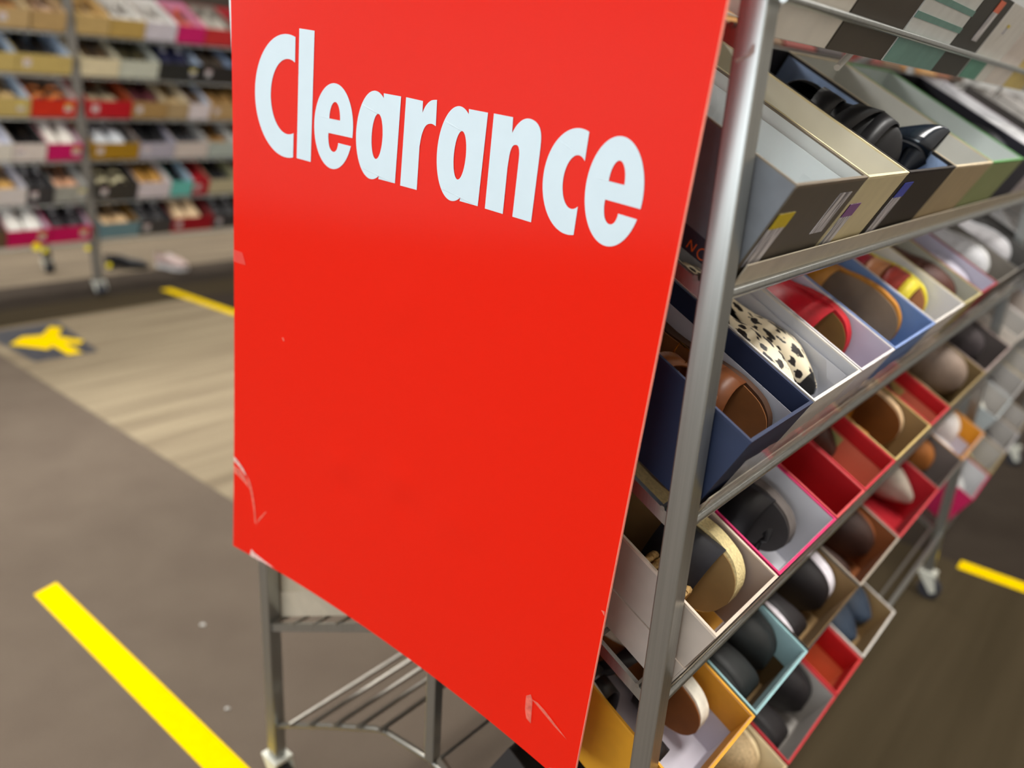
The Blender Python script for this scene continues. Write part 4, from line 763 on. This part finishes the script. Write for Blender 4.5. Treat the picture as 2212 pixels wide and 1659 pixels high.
# tier, y0, y1, outer, lining, shoe style, shoe colour, sticker header, colour words
K2 = (196, 172, 104)
FAR = [
 (0, .90, 1.02, (60, 58, 52), (80, 80, 76), None, BLK, 1, 'dark'), (0, 1.03, 1.19, (190, 160, 112), (200, 180, 140), 'flat', TAN, 1, 'kraft'), (0, 1.20, 1.37, (182, 150, 100), (190, 160, 120), 'flat', (196, 160, 130), 0, 'tan kraft'),
 (0, 1.43, 1.60, (190, 160, 104), (214, 180, 120), 'flat', (205, 170, 110), 0, 'kraft'), (0, 1.605, 1.80, (184, 152, 84), (230, 226, 220), 'flat', (236, 232, 226), 0, 'golden kraft'), (0, 1.805, 1.99, (206, 198, 206), (234, 230, 226), 'flat', (240, 236, 230), 0, 'lilac white'),
 (0, 1.995, 2.17, (204, 30, 104), (224, 160, 190), 'flat', (240, 130, 110), 0, 'magenta'), (0, 2.175, 2.38, (196, 50, 50), (150, 140, 130), 'loafer', (196, 190, 180), 0, 'red'), (0, 2.385, 2.57, (190, 60, 60), (200, 60, 70), 'flat', (190, 30, 40), 0, 'faded red'),
 (1, .90, 1.10, K2, PB, 'flat', (40, 40, 40), 0, 'kraft'), (1, 1.105, 1.375, K2, PB, 'flat', (36, 34, 36), 1, 'kraft'), (1, 1.43, 1.63, (222, 208, 172), (196, 186, 160), 'loafer', (70, 54, 36), 0, 'cream'), (1, 1.635, 1.86, (196, 198, 182), (190, 192, 180), 'loafer', (60, 54, 34), 0, 'pale grey'),
 (1, 1.865, 2.13, (42, 42, 40), PB, 'sneaker', (26, 28, 56), 2, 'black'), (1, 2.135, 2.35, (46, 42, 40), (150, 170, 200), 'loafer', (70, 60, 50), 1, 'black'), (1, 2.355, 2.55, (50, 36, 30), (120, 120, 124), 'flat', (60, 50, 46), 1, 'dark brown'),
 (2, .90, 1.14, K2, PB, 'flat', (190, 160, 110), 2, 'kraft'), (2, 1.145, 1.375, (206, 44, 22), (196, 186, 180), 'sandal', (224, 130, 60), 2, 'red'), (2, 1.43, 1.68, (186, 20, 34), (150, 60, 20), 'flat', (166, 150, 122), 1, 'red'), (2, 1.685, 1.895, (168, 134, 84), (206, 186, 150), 'loafer', (80, 34, 40), 1, 'kraft'),
 (2, 1.90, 2.03, (176, 150, 110), (220, 204, 170), 'flat', (204, 176, 130), 0, 'tan kraft'), (2, 2.035, 2.17, (222, 210, 212), (196, 208, 226), 'loafer', (90, 70, 50), 0, 'white'), (2, 2.175, 2.40, (186, 152, 104), (140, 104, 50), 'loafer', (140, 106, 60), 1, 'kraft'), (2, 2.405, 2.6, (170, 140, 96), (150, 120, 80), 'flat', (70, 60, 50), 0, 'brown kraft'),
 (3, .88, 1.02, (224, 218, 208), (220, 222, 236), 'flat', (230, 226, 236), 0, 'white'), (3, 1.025, 1.19, (224, 212, 206), (60, 56, 54), 'flat', (30, 28, 30), 1, 'white and pink'), (3, 1.195, 1.375, (202, 10, 100), (196, 176, 186), 'sneaker', (232, 226, 216), 2, 'magenta'), (3, 1.43, 1.70, (168, 126, 26), (110, 104, 100), 'loafer', (206, 210, 214), 1, 'mustard'),
 (3, 1.705, 1.92, (178, 172, 186), (160, 156, 170), 'boot', (20, 20, 22), 1, 'lavender'), (3, 1.925, 2.14, (214, 200, 192), (170, 166, 162), 'flat', (70, 70, 74), 0, 'pinkish white'), (3, 2.145, 2.34, (180, 188, 180), (200, 200, 196), 'flat', (150, 110, 60), 0, 'mint grey'), (3, 2.345, 2.55, (196, 188, 176), (206, 200, 190), 'flat', (222, 214, 204), 0, 'pale beige'),
 (4, .84, 1.06, (222, 214, 212), (196, 196, 210), 'flat', (206, 160, 90), 0, 'white'), (4, 1.065, 1.20, (60, 58, 60), (70, 70, 72), 'sneaker', (36, 34, 36), 1, 'charcoal'), (4, 1.205, 1.375, (164, 164, 156), (180, 184, 180), 'flat', (222, 170, 134), 2, 'pale grey'), (4, 1.43, 1.67, (60, 56, 52), (70, 62, 56), 'sandal', (216, 206, 166), 1, 'black'),
 (4, 1.675, 1.875, (220, 208, 214), (226, 214, 212), 'loafer', (176, 130, 60), 0, 'white'), (4, 1.88, 2.02, (110, 196, 186), (180, 206, 224), 'flat', (26, 28, 30), 0, 'turquoise'), (4, 2.025, 2.13, (180, 34, 46), (170, 50, 50), 'flat', (190, 24, 40), 1, 'red'), (4, 2.135, 2.34, (196, 184, 150), (150, 146, 110), 'flat', (40, 40, 44), 0, 'beige'), (4, 2.345, 2.55, (190, 180, 150), (150, 146, 120), 'flat', (60, 58, 60), 0, 'beige'),
 (5, .80, .93, (110, 84, 60), (90, 80, 70), 'flat', (120, 90, 60), 0, 'brown'), (5, .935, 1.15, (206, 8, 92), (206, 186, 200), 'sneaker', (232, 228, 220), 2, 'magenta'), (5, 1.155, 1.375, (206, 8, 92), (200, 176, 190), 'sneaker', (36, 32, 36), 2, 'magenta'), (5, 1.43, 1.66, (108, 140, 150), (130, 96, 40), 'flat', (222, 186, 140), 0, 'steel blue'),
 (5, 1.665, 1.86, (70, 66, 66), (60, 58, 60), 'sneaker', (40, 38, 40), 1, 'charcoal'), (5, 1.865, 2.14, (160, 20, 34), (120, 40, 40), 'boot', (226, 196, 156), 1, 'dark red'), (5, 2.145, 2.36, (66, 62, 62), (60, 58, 60), 'sneaker', (44, 42, 44), 1, 'charcoal'),
]
FT = ['top', 'second', 'third', 'fourth', 'fifth', 'lowest']
byrow = {}
for e in FAR: byrow.setdefault(e[0], []).append(e)
for ti, es in byrow.items():
    lefts = [e for e in es if e[2] < 1.40]; rights = [e for e in es if e[2] >= 1.40]
    for e in es:
        _, y0, y1, outer, inner, sty, cu, stk, cw = e
        if e in rights: place = '%s after the post' % ORD[rights.index(e)]
        else: place = '%s before the post' % ORD[len(lefts) - 1 - lefts.index(e)]
        w_ = y1 - y0; M = boxM(XF - 0.012, y0, FZ[ti] - 0.022)
        sk = [] if not stk else [(w_ * (0.72 if stk == 2 else 0.10), 0.035, 0.038, 0.04, (232, 214, 40) if stk == 2 else (236, 206, 206))]
        r = shoebox("open %s shoebox on the far rack's %s tier, %s" % (cw, FT[ti], place), M, w_, outer, inner, h=0.105, group='shoeboxes on the far rack', stickers=sk)
        if sty:
            W = min(0.092, (w_ - 0.016) / 2 - 0.002)
            ex = dict(straps=[(.75, .03, .044, .03, cu), (.5, .025, .05, -.04, cu)]) if sty == 'sandal' else {}
            for s in (-1, 1):
                shoe("%s %s in the %s far rack box, %s tier, %s" % ('nearer' if s < 0 else 'farther', {'flat': 'flat', 'loafer': 'loafer', 'sneaker': 'sneaker', 'boot': 'boot', 'sandal': 'sandal'}[sty], cw, FT[ti], place), M @ T(-0.278, w_ / 2 + s * (W / 2 + 0.002), 0.022), sty, cu, ci=(110, 100, 92), cs=(226, 222, 216) if sty == 'sneaker' else (70, 62, 54), W=W, L=0.25, extra=ex, group='shoes on the far rack')
for y0, y1 in FY:
    obj('gap_shade_panel', MB().box(XF - 0.40, XF - 0.39, y0, y1, 0.42, 2.0), mat((70, 60, 52), 0.8), rack3)  # dark sheet added to keep the gaps between tiers dark
# yellow clearance tags hanging on the far rack
yt = mat((235, 215, 20), 0.5, noise=0.02)
for n_, (y, z, wz, where) in enumerate(((1.075, 0.325, 0.045, 'under the magenta box'), (1.115, 0.30, 0.03, 'below the magenta boxes'), (1.345, 0.29, 0.03, 'just before the post, low'), (1.455, 0.175, 0.032, 'just after the post, lowest of all'))):
    mb = MB(); pts = [(math.cos(a) * wz / 2, math.sin(a) * wz / 2) for a in [2 * PI * i / 16 for i in range(16)]]
    mb.add([(XF + 0.012, y + p, z + q) for p, q in pts] + [(XF + 0.0135, y + p, z + q) for p, q in pts], [tuple(range(16)), tuple(range(31, 15, -1))] + [(i, (i + 1) % 16, 16 + (i + 1) % 16, 16 + i) for i in range(16)])
    o = obj('price_tag', mb, yt, rack3); o['label'] = 'round yellow price tag'
    obj('tag_string', MB().tube([(XF + 0.0126, y, z + wz / 2 - 0.002), (XF + 0.004, y, 0.352 - 0.03 + 0.01 if z < 0.32 else z + wz / 2 + 0.01)], 0.001, 5), wirem, o)
# shoes dropped on the floor under the far rack
shoe('black boot dropped on the floor under the far rack', T(-4.42, 1.72, 0.002, 0, 0, 62), 'boot', (30, 28, 30), W=0.10, L=0.27, cs=(24, 22, 24))
shoe('pink and white sneaker dropped on the floor under the far rack', T(-4.30, 2.02, 0.002, 0, 0, 20), 'sneaker', (196, 170, 164), W=0.095, L=0.25, cs=(226, 222, 220))
